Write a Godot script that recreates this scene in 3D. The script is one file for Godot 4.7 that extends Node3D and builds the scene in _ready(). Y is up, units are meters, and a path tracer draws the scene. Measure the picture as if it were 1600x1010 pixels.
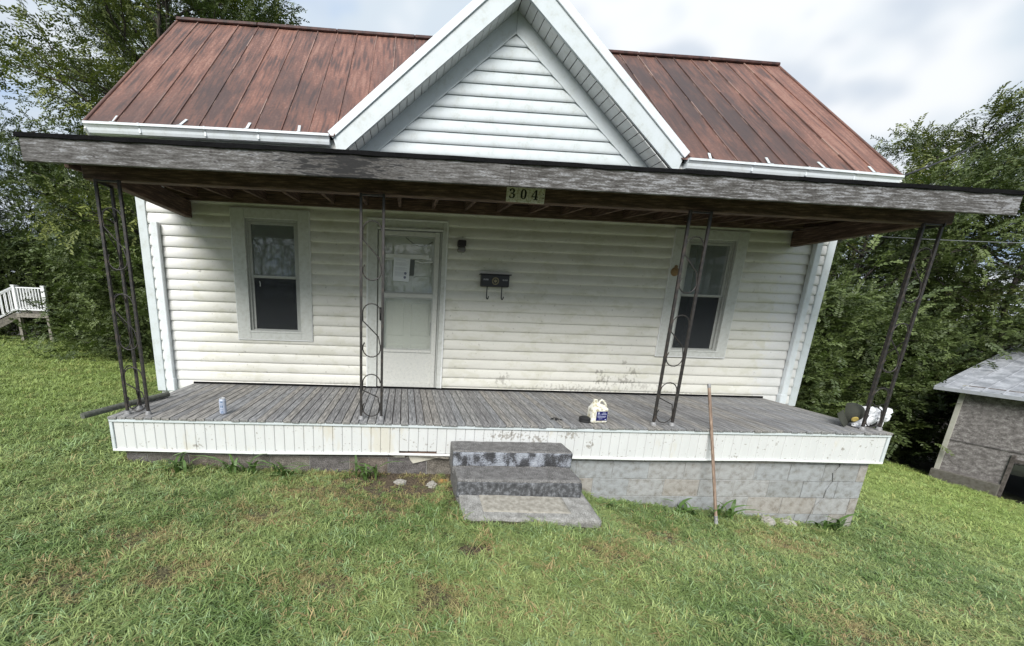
extends Node3D
# A small white sided house with a low wooden porch, seen from its front lawn. y is up, metres, deck top at y = 0, front wall at z = 0.

var rng := RandomNumberGenerator.new()
var M := {}
var used := {}
var bump := FastNoiseLite.new()

# ------------------------------------------------------------------ mesh builder
class MB:
	var v := PackedVector3Array()
	var n := PackedVector3Array()
	var uv := PackedVector2Array()
	var col := PackedColorArray()
	var tint := Color.WHITE
	var colored := false
	var U := Vector3(1, 0, 0)
	var V := Vector3(0, -1, 0)
	var o := Vector2.ZERO
	var xf := Transform3D.IDENTITY

	func _p(p: Vector3, nn: Vector3, t = null) -> void:
		v.append(xf * p)
		n.append((xf.basis * nn).normalized())
		uv.append(t if t != null else Vector2(p.dot(U), p.dot(V)) + o)
		if colored:
			col.append(tint)

	func tri(a: Vector3, b: Vector3, c: Vector3) -> void:   # counter-clockwise seen from outside
		var nn := (b - a).cross(c - a)
		if nn.length_squared() < 1e-16:
			return
		nn = nn.normalized()
		_p(a, nn); _p(c, nn); _p(b, nn)

	func quad(a: Vector3, b: Vector3, c: Vector3, d: Vector3) -> void:
		tri(a, b, c); tri(a, c, d)

	func quad_n(a: Vector3, b: Vector3, c: Vector3, d: Vector3, na: Vector3, nb: Vector3, nc: Vector3, nd: Vector3) -> void:
		_p(a, na); _p(c, nc); _p(b, nb)
		_p(a, na); _p(d, nd); _p(c, nc)

	func box(c: Vector3, s: Vector3, ch := 0.0) -> void:
		var h := s / 2.0
		if ch <= 0.0:
			for ax in 3:
				for sg in [-1.0, 1.0]:
					var e := Vector3.ZERO; e[ax] = sg
					var a := Vector3.ZERO; a[(ax + 1) % 3] = 1.0
					var b := Vector3.ZERO; b[(ax + 2) % 3] = 1.0
					if sg < 0.0:
						var t := a; a = b; b = t
					quad(c + (e - a - b) * h, c + (e + a - b) * h, c + (e + a + b) * h, c + (e - a + b) * h)
			return
		var k := h - Vector3.ONE * ch
		for ax in 3:
			var i := (ax + 1) % 3
			var j := (ax + 2) % 3
			for sg in [-1.0, 1.0]:
				var q := []
				for w in [[-1.0, -1.0], [1.0, -1.0], [1.0, 1.0], [-1.0, 1.0]]:
					var p := Vector3.ZERO
					p[ax] = sg * h[ax]; p[i] = w[0] * k[i]; p[j] = w[1] * k[j]
					q.append(c + p)
				if sg > 0.0:
					quad(q[0], q[1], q[2], q[3])
				else:
					quad(q[0], q[3], q[2], q[1])
			for s1 in [-1.0, 1.0]:
				for s2 in [-1.0, 1.0]:
					var p1 := Vector3.ZERO; var p2 := Vector3.ZERO
					p1[i] = s1 * h[i]; p1[j] = s2 * k[j]
					p2[i] = s1 * k[i]; p2[j] = s2 * h[j]
					var along := Vector3.ZERO; along[ax] = k[ax]
					var A := c + p1 - along; var B := c + p1 + along; var C := c + p2 + along; var D := c + p2 - along
					var out := p1 + p2
					if (B - A).cross(C - A).dot(out) > 0.0:
						quad(A, B, C, D)
					else:
						quad(A, D, C, B)
		for s0 in [-1.0, 1.0]:
			for s1 in [-1.0, 1.0]:
				for s2 in [-1.0, 1.0]:
					var A := c + Vector3(s0 * h.x, s1 * k.y, s2 * k.z)
					var B := c + Vector3(s0 * k.x, s1 * h.y, s2 * k.z)
					var C := c + Vector3(s0 * k.x, s1 * k.y, s2 * h.z)
					if (B - A).cross(C - A).dot(Vector3(s0, s1, s2)) > 0.0:
						tri(A, B, C)
					else:
						tri(A, C, B)

	func bar(a: Vector3, b: Vector3, w: float, d: float, ch := 0.0, side := Vector3.ZERO) -> void:   # square bar from a to b
		var y := (b - a).normalized()
		var ref := side if side != Vector3.ZERO else (Vector3.RIGHT if absf(y.x) < 0.8 else Vector3.UP)
		var z := ref.cross(y).normalized()
		var x := y.cross(z)
		var keep := xf
		xf = xf * Transform3D(Basis(x, y, z), (a + b) / 2.0)
		box(Vector3.ZERO, Vector3(w, (b - a).length(), d), ch)
		xf = keep

	func tube(pts: Array, rad, sides := 8, caps := true) -> void:
		var m := pts.size()
		var rings := []
		var prev := Vector3.ZERO
		for i in m:
			var t: Vector3 = (pts[mini(i + 1, m - 1)] - pts[maxi(i - 1, 0)]).normalized()
			var ref := prev if prev != Vector3.ZERO else (Vector3.UP if absf(t.y) < 0.9 else Vector3.RIGHT)
			var a := (ref - t * ref.dot(t)).normalized()
			prev = a
			var b := t.cross(a)
			var r: float = rad[i] if rad is Array else rad
			var ring := []
			for k in sides:
				var an := TAU * k / sides
				var d := a * cos(an) + b * sin(an)
				ring.append([pts[i] + d * r, d])
			rings.append(ring)
		for i in m - 1:
			for k in sides:
				var k2 := (k + 1) % sides
				var A = rings[i][k]; var B = rings[i][k2]; var C = rings[i + 1][k2]; var D = rings[i + 1][k]
				quad_n(A[0], B[0], C[0], D[0], A[1], B[1], C[1], D[1])
		if caps:
			for k in range(1, sides - 1):
				tri(rings[0][0][0], rings[0][k + 1][0], rings[0][k][0])
				tri(rings[m - 1][0][0], rings[m - 1][k][0], rings[m - 1][k + 1][0])

	func lathe(prof: Array, c := Vector3.ZERO, sides := 20) -> void:   # prof: Vector2(radius, height)
		for i in prof.size() - 1:
			var p: Vector2 = prof[i]; var q: Vector2 = prof[i + 1]
			var d := (q - p)
			var nn := Vector2(d.y, -d.x).normalized()
			for k in sides:
				var a0 := TAU * k / sides; var a1 := TAU * (k + 1) / sides
				var e0 := Vector3(cos(a0), 0, sin(a0)); var e1 := Vector3(cos(a1), 0, sin(a1))
				var n0 := e0 * nn.x + Vector3.UP * nn.y; var n1 := e1 * nn.x + Vector3.UP * nn.y
				quad_n(c + e1 * p.x + Vector3.UP * p.y, c + e0 * p.x + Vector3.UP * p.y, c + e0 * q.x + Vector3.UP * q.y, c + e1 * q.x + Vector3.UP * q.y, n1, n0, n0, n1)

	func prism(poly: PackedVector2Array, z0: float, z1: float) -> void:   # outline in x and y, thick from z0 to z1
		var pts := poly
		if Geometry2D.is_polygon_clockwise(pts):
			pts = pts.duplicate(); pts.reverse()
		var ix := Geometry2D.triangulate_polygon(pts)
		for i in range(0, ix.size(), 3):
			var a := pts[ix[i]]; var b := pts[ix[i + 1]]; var c := pts[ix[i + 2]]
			if (b - a).cross(c - a) < 0.0:
				var t := b; b = c; c = t
			tri(Vector3(a.x, a.y, z1), Vector3(b.x, b.y, z1), Vector3(c.x, c.y, z1))
			tri(Vector3(a.x, a.y, z0), Vector3(c.x, c.y, z0), Vector3(b.x, b.y, z0))
		for i in pts.size():
			var a := pts[i]; var b := pts[(i + 1) % pts.size()]
			quad(Vector3(a.x, a.y, z0), Vector3(b.x, b.y, z0), Vector3(b.x, b.y, z1), Vector3(a.x, a.y, z1))

	func rbox(c: Vector3, s: Vector3, r: float, step: float, amp: float, nz: FastNoiseLite, slump := Vector3.ZERO) -> void:   # rounded, uneven block
		var h := s / 2.0
		for ax in 3:
			var i := (ax + 1) % 3
			var j := (ax + 2) % 3
			var ni := maxi(3, int(ceil(s[i] / step))); var nj := maxi(3, int(ceil(s[j] / step)))
			for sg in [-1.0, 1.0]:
				var g := []
				for a in ni + 1:
					var row := []
					for b in nj + 1:
						var p := Vector3.ZERO
						p[ax] = sg * h[ax]
						p[i] = lerpf(-h[i], h[i], _edge(float(a) / ni, ni)); p[j] = lerpf(-h[j], h[j], _edge(float(b) / nj, nj))
						var q := p.clamp(-h + Vector3.ONE * r, h - Vector3.ONE * r)
						var d := (p - q).normalized()
						var w := q + d * r
						w += d * nz.get_noise_3dv((c + w) * 10.0) * amp
						row.append([c + w, d])
					g.append(row)
				for a in ni:
					for b in nj:
						var A = g[a][b]; var B = g[a + 1][b]; var C = g[a + 1][b + 1]; var D = g[a][b + 1]
						if sg > 0.0:
							quad_n(A[0], B[0], C[0], D[0], A[1], B[1], C[1], D[1])
						else:
							quad_n(A[0], D[0], C[0], B[0], A[1], D[1], C[1], B[1])

	func _edge(t: float, k: int) -> float:
		return t

	func mesh() -> ArrayMesh:
		var a := []
		a.resize(Mesh.ARRAY_MAX)
		a[Mesh.ARRAY_VERTEX] = v
		a[Mesh.ARRAY_NORMAL] = n
		a[Mesh.ARRAY_TEX_UV] = uv
		if colored:
			a[Mesh.ARRAY_COLOR] = col
		var m := ArrayMesh.new()
		m.add_surface_from_arrays(Mesh.PRIMITIVE_TRIANGLES, a)
		return m

# ------------------------------------------------------------------ naming and tagging
func numbered(parent: Node, called: String) -> String:
	var key := str(parent.get_instance_id()) + called
	var k: int = used.get(key, 0)
	used[key] = k + 1
	return called if k == 0 else "%s_%03d" % [called, k]

func put(called: String, mb: MB, mat: Material, parent: Node = self) -> MeshInstance3D:
	return put_mesh(called, mb.mesh(), mat, parent)

func put_mesh(called: String, mesh: Mesh, mat: Material, parent: Node = self) -> MeshInstance3D:
	var o := MeshInstance3D.new()
	o.name = numbered(parent, called)
	o.mesh = mesh
	o.material_override = mat
	parent.add_child(o, true)
	return o

func tag(o: Node, label: String, category: String, group := "") -> Node:
	o.set_meta("label", label)
	o.set_meta("category", category)
	if group != "":
		o.set_meta("group", group)
	return o

func thing(called: String, label: String, category: String, at := Vector3.ZERO, group := "") -> Node3D:
	var o := Node3D.new()
	o.name = numbered(self, called)
	o.position = at
	add_child(o, true)
	tag(o, label, category, group)
	return o

func structure(o: Node) -> Node:
	o.set_meta("kind", "structure")
	return o

func pick(a: Array):
	return a[rng.randi() % a.size()]

# ------------------------------------------------------------------ textures
func noise(seed_: int, freq: float, oct := 4, type := FastNoiseLite.TYPE_SIMPLEX_SMOOTH) -> FastNoiseLite:
	var f := FastNoiseLite.new()
	f.seed = seed_
	f.noise_type = type
	f.frequency = freq
	f.fractal_type = FastNoiseLite.FRACTAL_FBM if oct > 1 else FastNoiseLite.FRACTAL_NONE
	f.fractal_octaves = oct
	return f

func lin(r: float, g: float, b: float) -> Color:   # a real-world base colour, as sRGB
	return Color(r, g, b).linear_to_srgb()

func ramp(stops: Array) -> Gradient:   # [[offset, linear colour], ...]
	var g := Gradient.new()
	var of := PackedFloat32Array(); var co := PackedColorArray()
	for s in stops:
		of.append(s[0]); co.append(s[1])
	g.offsets = of; g.colors = co
	return g

func grey_layers(size: int, layers: Array) -> PackedFloat32Array:
	var out := PackedFloat32Array()
	out.resize(size * size)
	for l in layers:
		var data: PackedByteArray = l[0].get_seamless_image(size, size).get_data()
		var w: float = l[1] / 255.0
		for i in size * size:
			out[i] += data[i] * w
	return out

func noise_tex(size: int, layers: Array, g: Gradient, lo := 0.0, hi := 1.0) -> ImageTexture:
	var f := grey_layers(size, layers)
	var lut := PackedByteArray()
	for i in 256:
		var c := g.sample(i / 255.0)
		lut.append(int(c.r * 255.0)); lut.append(int(c.g * 255.0)); lut.append(int(c.b * 255.0))
	var out := PackedByteArray()
	out.resize(size * size * 3)
	for i in size * size:
		var k := clampi(int((f[i] - lo) / (hi - lo) * 255.0), 0, 255) * 3
		out[i * 3] = lut[k]; out[i * 3 + 1] = lut[k + 1]; out[i * 3 + 2] = lut[k + 2]
	return ImageTexture.create_from_image(Image.create_from_data(size, size, false, Image.FORMAT_RGB8, out))

func normal_tex(size: int, layers: Array, strength := 4.0) -> ImageTexture:
	var f := grey_layers(size, layers)
	var b := PackedByteArray()
	b.resize(size * size * 3)
	for i in size * size:
		var k := clampi(int(f[i] * 255.0), 0, 255)
		b[i * 3] = k; b[i * 3 + 1] = k; b[i * 3 + 2] = k
	var im := Image.create_from_data(size, size, false, Image.FORMAT_RGB8, b)
	im.bump_map_to_normal_map(strength)
	return ImageTexture.create_from_image(im)

func plain(c: Color, rough := 0.7, metal := 0.0) -> StandardMaterial3D:
	var m := StandardMaterial3D.new()
	m.albedo_color = c
	m.roughness = rough
	m.metallic = metal
	return m

func tri_mat(tex: Texture2D, scale_: Vector3, rough := 0.8, nrm: Texture2D = null, ns := 1.0, tint := Color.WHITE) -> StandardMaterial3D:
	var m := plain(tint, rough)
	m.albedo_texture = tex
	m.uv1_triplanar = true
	m.uv1_world_triplanar = true
	m.uv1_scale = scale_
	m.uv1_triplanar_sharpness = 6.0
	if nrm:
		m.normal_enabled = true
		m.normal_texture = nrm
		m.normal_scale = ns
	return m

func tinted(m: StandardMaterial3D, c: Color) -> StandardMaterial3D:
	var k: StandardMaterial3D = m.duplicate()
	k.albedo_color = c
	return k

func uv_mat(im: Image, rough := 0.7) -> StandardMaterial3D:
	var m := plain(Color.WHITE, rough)
	m.albedo_texture = ImageTexture.create_from_image(im)
	m.texture_repeat = false
	return m

func vc_mat(rough := 0.7, back := Color.BLACK) -> StandardMaterial3D:
	var m := plain(Color.WHITE, rough)
	m.vertex_color_use_as_albedo = true
	m.cull_mode = BaseMaterial3D.CULL_DISABLED
	if back != Color.BLACK:
		m.backlight_enabled = true
		m.backlight = back
	return m

func lerp_stops(x: float, s: Array) -> float:
	if x <= s[0][0]:
		return s[0][1]
	for i in s.size() - 1:
		if x <= s[i + 1][0]:
			return lerpf(s[i][1], s[i + 1][1], (x - s[i][0]) / (s[i + 1][0] - s[i][0]))
	return s[-1][1]

# ------------------------------------------------------------------ the lie of the land
func edge_z(x: float) -> float:   # behind this the lawn falls away into the woods
	return lerp_stops(x, [[-40, -24.0], [-15, -12.6], [-6.5, -5.6], [0, -6.0], [7, -4.6], [13, -6.6], [25, -9.0], [45, -14.0]])

func gy(x: float, z: float) -> float:
	var near := lerp_stops(x, [[-60, 0.4], [-30, -0.1], [-8, -0.45], [-4, -0.5], [-2.7, -0.56], [-0.7, -0.585], [0.5, -0.66], [0.9, -0.86], [2.35, -1.02], [4, -1.19], [6, -1.52], [10.5, -2.38], [13, -2.92], [20, -4.1], [40, -6.0]])
	var far := lerp_stops(x, [[-60, 0.4], [-30, -0.1], [-6, -0.46], [-1, -0.57], [1, -0.62], [4, -0.93], [8, -1.55], [13, -2.5], [25, -4.0], [45, -5.5]])
	var h := lerpf(near, far, smoothstep(1.7, 4.2, z))
	h -= maxf(0.0, 1.6 - z) * 0.045 * smoothstep(-3.0, -5.0, x)
	var d := maxf(0.0, edge_z(x) - z)
	h -= minf(6.0, 0.36 * d) * smoothstep(0.0, 1.5, d)
	h += 0.065 * exp(-pow((x - 0.05) / 0.9, 2.0) - pow((z - 2.85) / 0.45, 2.0))
	var amp := 1.0 if absf(x) < 9.0 else 2.0
	return h + amp * (0.02 * bump.get_noise_2d(x * 1.1, z * 1.1) + 0.012 * bump.get_noise_2d(x * 5.0 + 40.0, z * 5.0))

# bare or dry places in the lawn: x, z, radius, how bare (1) or dry (0)
var worn := [[-1.2, 1.8, 0.95, 1.0], [-0.66, 2.99, 0.18, 1.0], [1.62, 3.63, 0.42, 0.35], [-1.4, 2.35, 0.4, 0.3], [1.15, 2.35, 0.4, 0.75], [-3.2, 3.35, 0.32, 0.1], [-1.7, 3.35, 0.32, 0.15], [-2.3, 2.5, 0.35, 0.2], [-2.6, 3.25, 0.35, 0.1], [0.4, 3.0, 0.3, 0.1], [2.6, 2.2, 0.4, 0.2], [-1.9, 2.05, 0.5, 0.45], [-3.0, 2.9, 0.35, 0.1], [-0.9, 3.5, 0.28, 0.2]]

func wear(x: float, z: float) -> Vector2:   # (bareness, dryness)
	var r := Vector2.ZERO
	var q := bump.get_noise_2d(x * 9.0 + 7.0, z * 9.0) * 0.6 + bump.get_noise_2d(x * 25.0, z * 25.0 + 9.0) * 0.35
	for w in worn:
		var d: float = Vector2(x - w[0], (z - w[1]) * 1.5).length() / w[2]
		var k: float = clampf(1.25 - d + q, 0.0, 1.0)
		r.x = maxf(r.x, k * w[3])
		r.y = maxf(r.y, k)
	return r

# ------------------------------------------------------------------
func _ready() -> void:
	rng.seed = 304
	bump.seed = 11
	bump.frequency = 0.55
	bump.fractal_octaves = 2
	make_camera()
	make_light()
	make_materials()
	make_ground()
	make_house()
	make_porch_base()
	make_porch_roof()
	make_posts()
	make_steps()
	make_small_things()
	make_neighbours()
	make_woods()
	make_grass()

func make_camera() -> void:
	var cam := Camera3D.new()
	cam.name = "camera"
	add_child(cam)
	cam.projection = Camera3D.PROJECTION_FRUSTUM
	cam.near = 0.05
	cam.far = 2000.0
	cam.size = 0.05 * 1010.0 / 640.0
	cam.frustum_offset = Vector2(134.1, 123.7) / 640.0 * 0.05
	cam.transform = Transform3D(Basis(Vector3(0.99804247, 0.03702834, 0.0503997), Vector3(-0.02403241, 0.97107966, -0.23754311), Vector3(-0.05773795, 0.23586689, 0.97006863)), Vector3(-1.19434338, 1.16632279, 5.582575))
	cam.current = true

func make_light() -> void:
	var env := Environment.new()
	env.background_mode = Environment.BG_SKY
	env.tonemap_mode = Environment.TONE_MAPPER_LINEAR
	env.tonemap_exposure = 2.6
	env.sdfgi_enabled = true
	env.ssao_enabled = true
	env.ssil_enabled = true
	var W := 640
	var H := 320
	var n1 := noise(5, 1.5, 5)
	var n2 := noise(9, 3.6, 4)
	var im := Image.create(W, H, false, Image.FORMAT_RGBF)
	for j in H:
		var el := PI / 2 - PI * (j + 0.5) / H
		for i in W:
			var az := TAU * (i + 0.5) / W
			var d := Vector3(cos(el) * sin(az), sin(el), cos(el) * cos(az))
			if d.y < -0.03:
				im.set_pixel(i, j, Color(0.06, 0.07, 0.04))
				continue
			var q := Vector3(d.x, 0.0, d.z) / (d.y + 0.35)   # clouds lie in a layer
			var a := n1.get_noise_3d(q.x * 0.85, 0.3, q.z * 1.2)
			var b := n2.get_noise_3d(q.x * 0.9, 4.0, q.z * 1.3)
			var c := Color(0.70, 0.79, 0.88)
			c = c.lerp(Color(0.97, 1.0, 1.03), smoothstep(-0.1, 0.4, a + 0.6 * b))
			c = c.lerp(Color(0.63, 0.71, 0.82), 0.8 * smoothstep(-0.05, 0.32, b - 0.5 * a))
			c = c.lerp(Color(0.46, 0.62, 0.88), 0.9 * smoothstep(0.12, 0.42, -a - 0.25 * b))
			var k := 0.365 + 0.06 * clampf(d.y, 0.0, 1.0)
			im.set_pixel(i, j, Color(c.r * k, c.g * k, c.b * k))
	var sm := PanoramaSkyMaterial.new()
	sm.panorama = ImageTexture.create_from_image(im)
	var sky := Sky.new()
	sky.sky_material = sm
	env.sky = sky
	var we := WorldEnvironment.new()
	we.name = "world"
	we.environment = env
	add_child(we)
	var sun := DirectionalLight3D.new()
	sun.name = "sun"
	sun.light_energy = 0.58
	sun.light_angular_distance = 32.0
	sun.light_color = Color(1.0, 0.99, 0.97)
	sun.shadow_enabled = true
	add_child(sun)
	sun.look_at_from_position(Vector3(-4.0, 8.5, 10.0), Vector3.ZERO)

func make_materials() -> void:
	var W := Color.WHITE
	# weathered wood of the deck: grain along z
	var grain := noise(21, 0.012, 5)
	var fine := noise(22, 0.09, 3)
	var blot := noise(23, 0.006, 3)
	var wood_n := normal_tex(512, [[grain, 0.6], [fine, 0.4]], 5.0)
	var deck_t := noise_tex(512, [[grain, 0.5], [fine, 0.3], [blot, 0.3]], ramp([[0.0, lin(0.085, 0.082, 0.08)], [0.35, lin(0.18, 0.178, 0.175)], [0.55, lin(0.25, 0.248, 0.248)], [0.75, lin(0.32, 0.312, 0.3)], [1.0, lin(0.42, 0.41, 0.39)]]), 0.25, 0.85)
	for k in 5:
		var c: Color = [Color(1, 1, 1), Color(0.94, 0.94, 0.95), Color(1.0, 0.985, 0.965), Color(0.9, 0.9, 0.91), Color(0.97, 0.98, 1.0)][k]
		M["deck_%d" % k] = tri_mat(deck_t, Vector3(9, 9, 0.8), 0.75, wood_n, 0.7, c)
	M.deck_pale = tri_mat(deck_t, Vector3(9, 9, 0.8), 0.8, wood_n, 0.7, Color(1.0, 0.96, 0.9).lightened(0.0))
	# brown framing lumber
	var brown_t := noise_tex(512, [[grain, 0.5], [fine, 0.25], [blot, 0.35]], ramp([[0.0, lin(0.04, 0.024, 0.018)], [0.4, lin(0.095, 0.058, 0.043)], [0.65, lin(0.16, 0.1, 0.074)], [1.0, lin(0.28, 0.2, 0.15)]]), 0.25, 0.9)
	M.beam_x = tri_mat(brown_t, Vector3(0.7, 7, 7), 0.85, wood_n, 0.6)
	M.beam_z = tri_mat(brown_t, Vector3(7, 7, 0.7), 0.85, wood_n, 0.6)
	M.beam_pale = tri_mat(brown_t, Vector3(0.7, 7, 7), 0.85, wood_n, 0.6, Color(1, 1, 1))
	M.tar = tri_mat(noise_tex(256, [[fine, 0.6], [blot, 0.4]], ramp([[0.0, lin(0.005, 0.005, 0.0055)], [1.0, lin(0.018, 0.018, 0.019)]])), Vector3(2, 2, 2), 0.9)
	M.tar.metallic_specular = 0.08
	# painted metal and boards
	var grime := noise(31, 0.02, 5)
	var speck := noise(32, 0.12, 2)
	var trim_t := noise_tex(512, [[grime, 0.7], [speck, 0.3]], ramp([[0.0, lin(0.66, 0.66, 0.63)], [0.3, lin(0.73, 0.74, 0.725)], [0.6, lin(0.76, 0.77, 0.765)], [1.0, lin(0.78, 0.79, 0.79)]]), 0.2, 0.8)
	M.trim = tri_mat(trim_t, Vector3(0.9, 0.9, 0.9), 0.5)
	M.trim_clean = tri_mat(trim_t, Vector3(0.5, 0.5, 0.5), 0.45, null, 1.0, Color(0.88, 0.905, 0.92))
	var cas_t := noise_tex(512, [[grime, 0.6], [speck, 0.4]], ramp([[0.0, lin(0.47, 0.475, 0.43)], [0.3, lin(0.55, 0.56, 0.525)], [0.7, lin(0.59, 0.605, 0.575)], [1.0, lin(0.63, 0.64, 0.615)]]), 0.2, 0.8)
	M.casing = tri_mat(cas_t, Vector3(1.4, 1.4, 1.4), 0.55)
	M.sash = tri_mat(cas_t, Vector3(2.2, 2.2, 2.2), 0.5, null, 1.0, Color(0.86, 0.86, 0.86))
	var door_t := noise_tex(512, [[noise(35, 0.03, 5), 0.5], [noise(36, 0.07, 3), 0.5]], ramp([[0.0, lin(0.5, 0.5, 0.45)], [0.35, lin(0.57, 0.575, 0.545)], [0.7, lin(0.6, 0.6, 0.555)], [1.0, lin(0.64, 0.64, 0.6)]]), 0.2, 0.8)
	M.door = tri_mat(door_t, Vector3(1.2, 1.2, 1.2), 0.55)
	M.inner_door = tri_mat(door_t, Vector3(1.7, 1.7, 1.7), 0.6, null, 1.0, Color(0.93, 0.93, 0.9))
	M.gutter = tri_mat(trim_t, Vector3(0.6, 0.6, 0.6), 0.4, null, 1.0, Color(0.96, 0.98, 1.0))
	# iron, plastic and so on
	M.iron = tri_mat(noise_tex(256, [[grime, 0.5], [speck, 0.5]], ramp([[0.0, lin(0.012, 0.011, 0.011)], [0.6, lin(0.03, 0.027, 0.026)], [0.8, lin(0.06, 0.045, 0.036)], [1.0, lin(0.1, 0.07, 0.05)]]), 0.2, 0.85), Vector3(3, 3, 3), 0.5)
	M.black = plain(lin(0.012, 0.012, 0.014), 0.4)
	M.black_matt = plain(lin(0.014, 0.014, 0.015), 0.8)
	M.galv = tri_mat(noise_tex(256, [[grime, 0.5], [speck, 0.5]], ramp([[0.0, lin(0.12, 0.12, 0.12)], [1.0, lin(0.42, 0.42, 0.43)]]), 0.2, 0.8), Vector3(4, 4, 4), 0.6)
	M.glass = plain(Color(0.9, 0.95, 0.93, 0.1), 0.02)
	M.glass.transparency = BaseMaterial3D.TRANSPARENCY_ALPHA
	M.screen = plain(Color(0.2, 0.21, 0.225, 0.5), 0.9)
	M.screen.transparency = BaseMaterial3D.TRANSPARENCY_ALPHA
	M.gable_rust = tri_mat(noise_tex(512, [[grime, 0.7], [speck, 0.3]], ramp([[0.0, lin(0.06, 0.035, 0.032)], [0.5, lin(0.17, 0.075, 0.06)], [1.0, lin(0.28, 0.14, 0.11)]]), 0.2, 0.8), Vector3(0.8, 0.8, 0.8), 0.65)
	M.room = plain(lin(0.06, 0.06, 0.06), 0.9)
	M.curtain = plain(lin(0.05, 0.054, 0.046), 0.95)
	# concrete
	var agg := noise(41, 0.16, 3)
	var cl := noise(42, 0.018, 5)
	var conc_n := normal_tex(512, [[agg, 0.6], [cl, 0.5]], 6.0)
	var conc_t := noise_tex(512, [[cl, 0.65], [agg, 0.35]], ramp([[0.0, lin(0.2, 0.19, 0.17)], [0.3, lin(0.29, 0.285, 0.275)], [0.6, lin(0.34, 0.342, 0.34)], [1.0, lin(0.38, 0.382, 0.382)]]), 0.2, 0.8)
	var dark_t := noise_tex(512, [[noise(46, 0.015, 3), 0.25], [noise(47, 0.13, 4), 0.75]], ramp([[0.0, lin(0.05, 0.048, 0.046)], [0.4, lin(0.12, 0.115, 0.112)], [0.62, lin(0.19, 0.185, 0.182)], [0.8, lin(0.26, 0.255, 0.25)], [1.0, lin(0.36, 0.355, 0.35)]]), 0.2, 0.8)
	for k in 4:
		M["block_%d" % k] = tri_mat(conc_t, Vector3(1.1, 1.1, 1.1), 0.9, conc_n, 0.9, [Color(1, 1, 1), Color(0.97, 0.985, 1.0), Color(0.99, 0.965, 0.935), Color(0.93, 0.94, 0.945)][k])
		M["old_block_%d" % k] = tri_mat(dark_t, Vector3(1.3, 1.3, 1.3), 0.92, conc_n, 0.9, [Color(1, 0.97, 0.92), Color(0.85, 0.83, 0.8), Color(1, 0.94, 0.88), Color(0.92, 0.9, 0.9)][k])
	M.mortar = tri_mat(conc_t, Vector3(2, 2, 2), 0.95, null, 1.0, Color(0.9, 0.9, 0.89))
	M.step = tri_mat(dark_t, Vector3(1.3, 1.3, 1.3), 0.92, conc_n, 0.8, Color(1, 1, 1))
	var paint_t := noise_tex(512, [[noise(44, 0.012, 5), 0.75], [agg, 0.3]], ramp([[0.0, lin(0.03, 0.03, 0.032)], [0.4, lin(0.07, 0.072, 0.08)], [0.47, lin(0.2, 0.21, 0.24)], [0.7, lin(0.3, 0.32, 0.36)], [1.0, lin(0.4, 0.42, 0.46)]]), 0.2, 0.85)
	M.step_face = tri_mat(paint_t, Vector3(0.9, 0.6, 0.9), 0.85, conc_n, 1.1)
	M.step_dark = tri_mat(noise_tex(512, [[noise(48, 0.03, 5), 0.6], [agg, 0.4]], ramp([[0.0, lin(0.035, 0.036, 0.038)], [0.45, lin(0.08, 0.082, 0.087)], [0.65, lin(0.15, 0.155, 0.165)], [1.0, lin(0.28, 0.29, 0.31)]]), 0.2, 0.85), Vector3(1.2, 0.9, 1.2), 0.9, conc_n, 0.9)
	var slab_t := noise_tex(512, [[noise(46, 0.015, 5), 0.4], [noise(47, 0.13, 3), 0.6]], ramp([[0.0, lin(0.12, 0.115, 0.108)], [0.4, lin(0.23, 0.225, 0.21)], [0.62, lin(0.3, 0.295, 0.278)], [1.0, lin(0.46, 0.455, 0.44)]]), 0.2, 0.8)
	M.slab = tri_mat(slab_t, Vector3(1.2, 1.2, 1.2), 0.92, conc_n, 0.7, Color(1.0, 1.0, 1.0))
	M.slab_pale = tri_mat(noise_tex(512, [[cl, 0.6], [agg, 0.4]], ramp([[0.0, lin(0.2, 0.185, 0.155)], [0.5, lin(0.31, 0.29, 0.25)], [1.0, lin(0.42, 0.4, 0.355)]]), 0.2, 0.8), Vector3(1.8, 1.8, 1.8), 0.92, conc_n, 1.0)
	M.plaster = tri_mat(trim_t, Vector3(2, 2, 2), 0.9, conc_n, 0.5, Color(0.85, 0.83, 0.78))
	M.stone = tri_mat(conc_t, Vector3(4, 4, 4), 0.9, conc_n, 1.0, Color(1, 0.98, 0.94))
	# plants
	M.leaf = vc_mat(0.55, Color(0.55, 0.6, 0.4))
	M.blade = vc_mat(0.55, Color(0.35, 0.4, 0.25))
	var bark := noise(51, 0.03, 4)
	M.bark = tri_mat(noise_tex(256, [[bark, 1.0]], ramp([[0.0, lin(0.02, 0.018, 0.015)], [1.0, lin(0.13, 0.11, 0.09)]]), 0.2, 0.8), Vector3(2.5, 0.6, 2.5), 0.95)
	# neighbours
	M.vinyl = plain(lin(0.78, 0.79, 0.8), 0.4)
	M.old_wood = tri_mat(deck_t, Vector3(3, 3, 3), 0.85, null, 1.0, Color(0.95, 0.92, 0.86))
	M.shingle = tri_mat(noise_tex(512, [[noise(61, 0.03, 4), 0.5], [noise(62, 0.14, 3), 0.5]], ramp([[0.0, lin(0.09, 0.082, 0.08)], [0.45, lin(0.165, 0.152, 0.148)], [0.7, lin(0.23, 0.215, 0.21)], [1.0, lin(0.34, 0.325, 0.32)]]), 0.25, 0.75), Vector3(0.45, 0.6, 0.45), 0.95)
	M.barn_roof = tri_mat(noise_tex(256, [[grime, 0.7], [speck, 0.3]], ramp([[0.0, lin(0.22, 0.23, 0.25)], [1.0, lin(0.46, 0.47, 0.5)]]), 0.2, 0.8), Vector3(0.5, 0.5, 0.5), 0.55)
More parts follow.
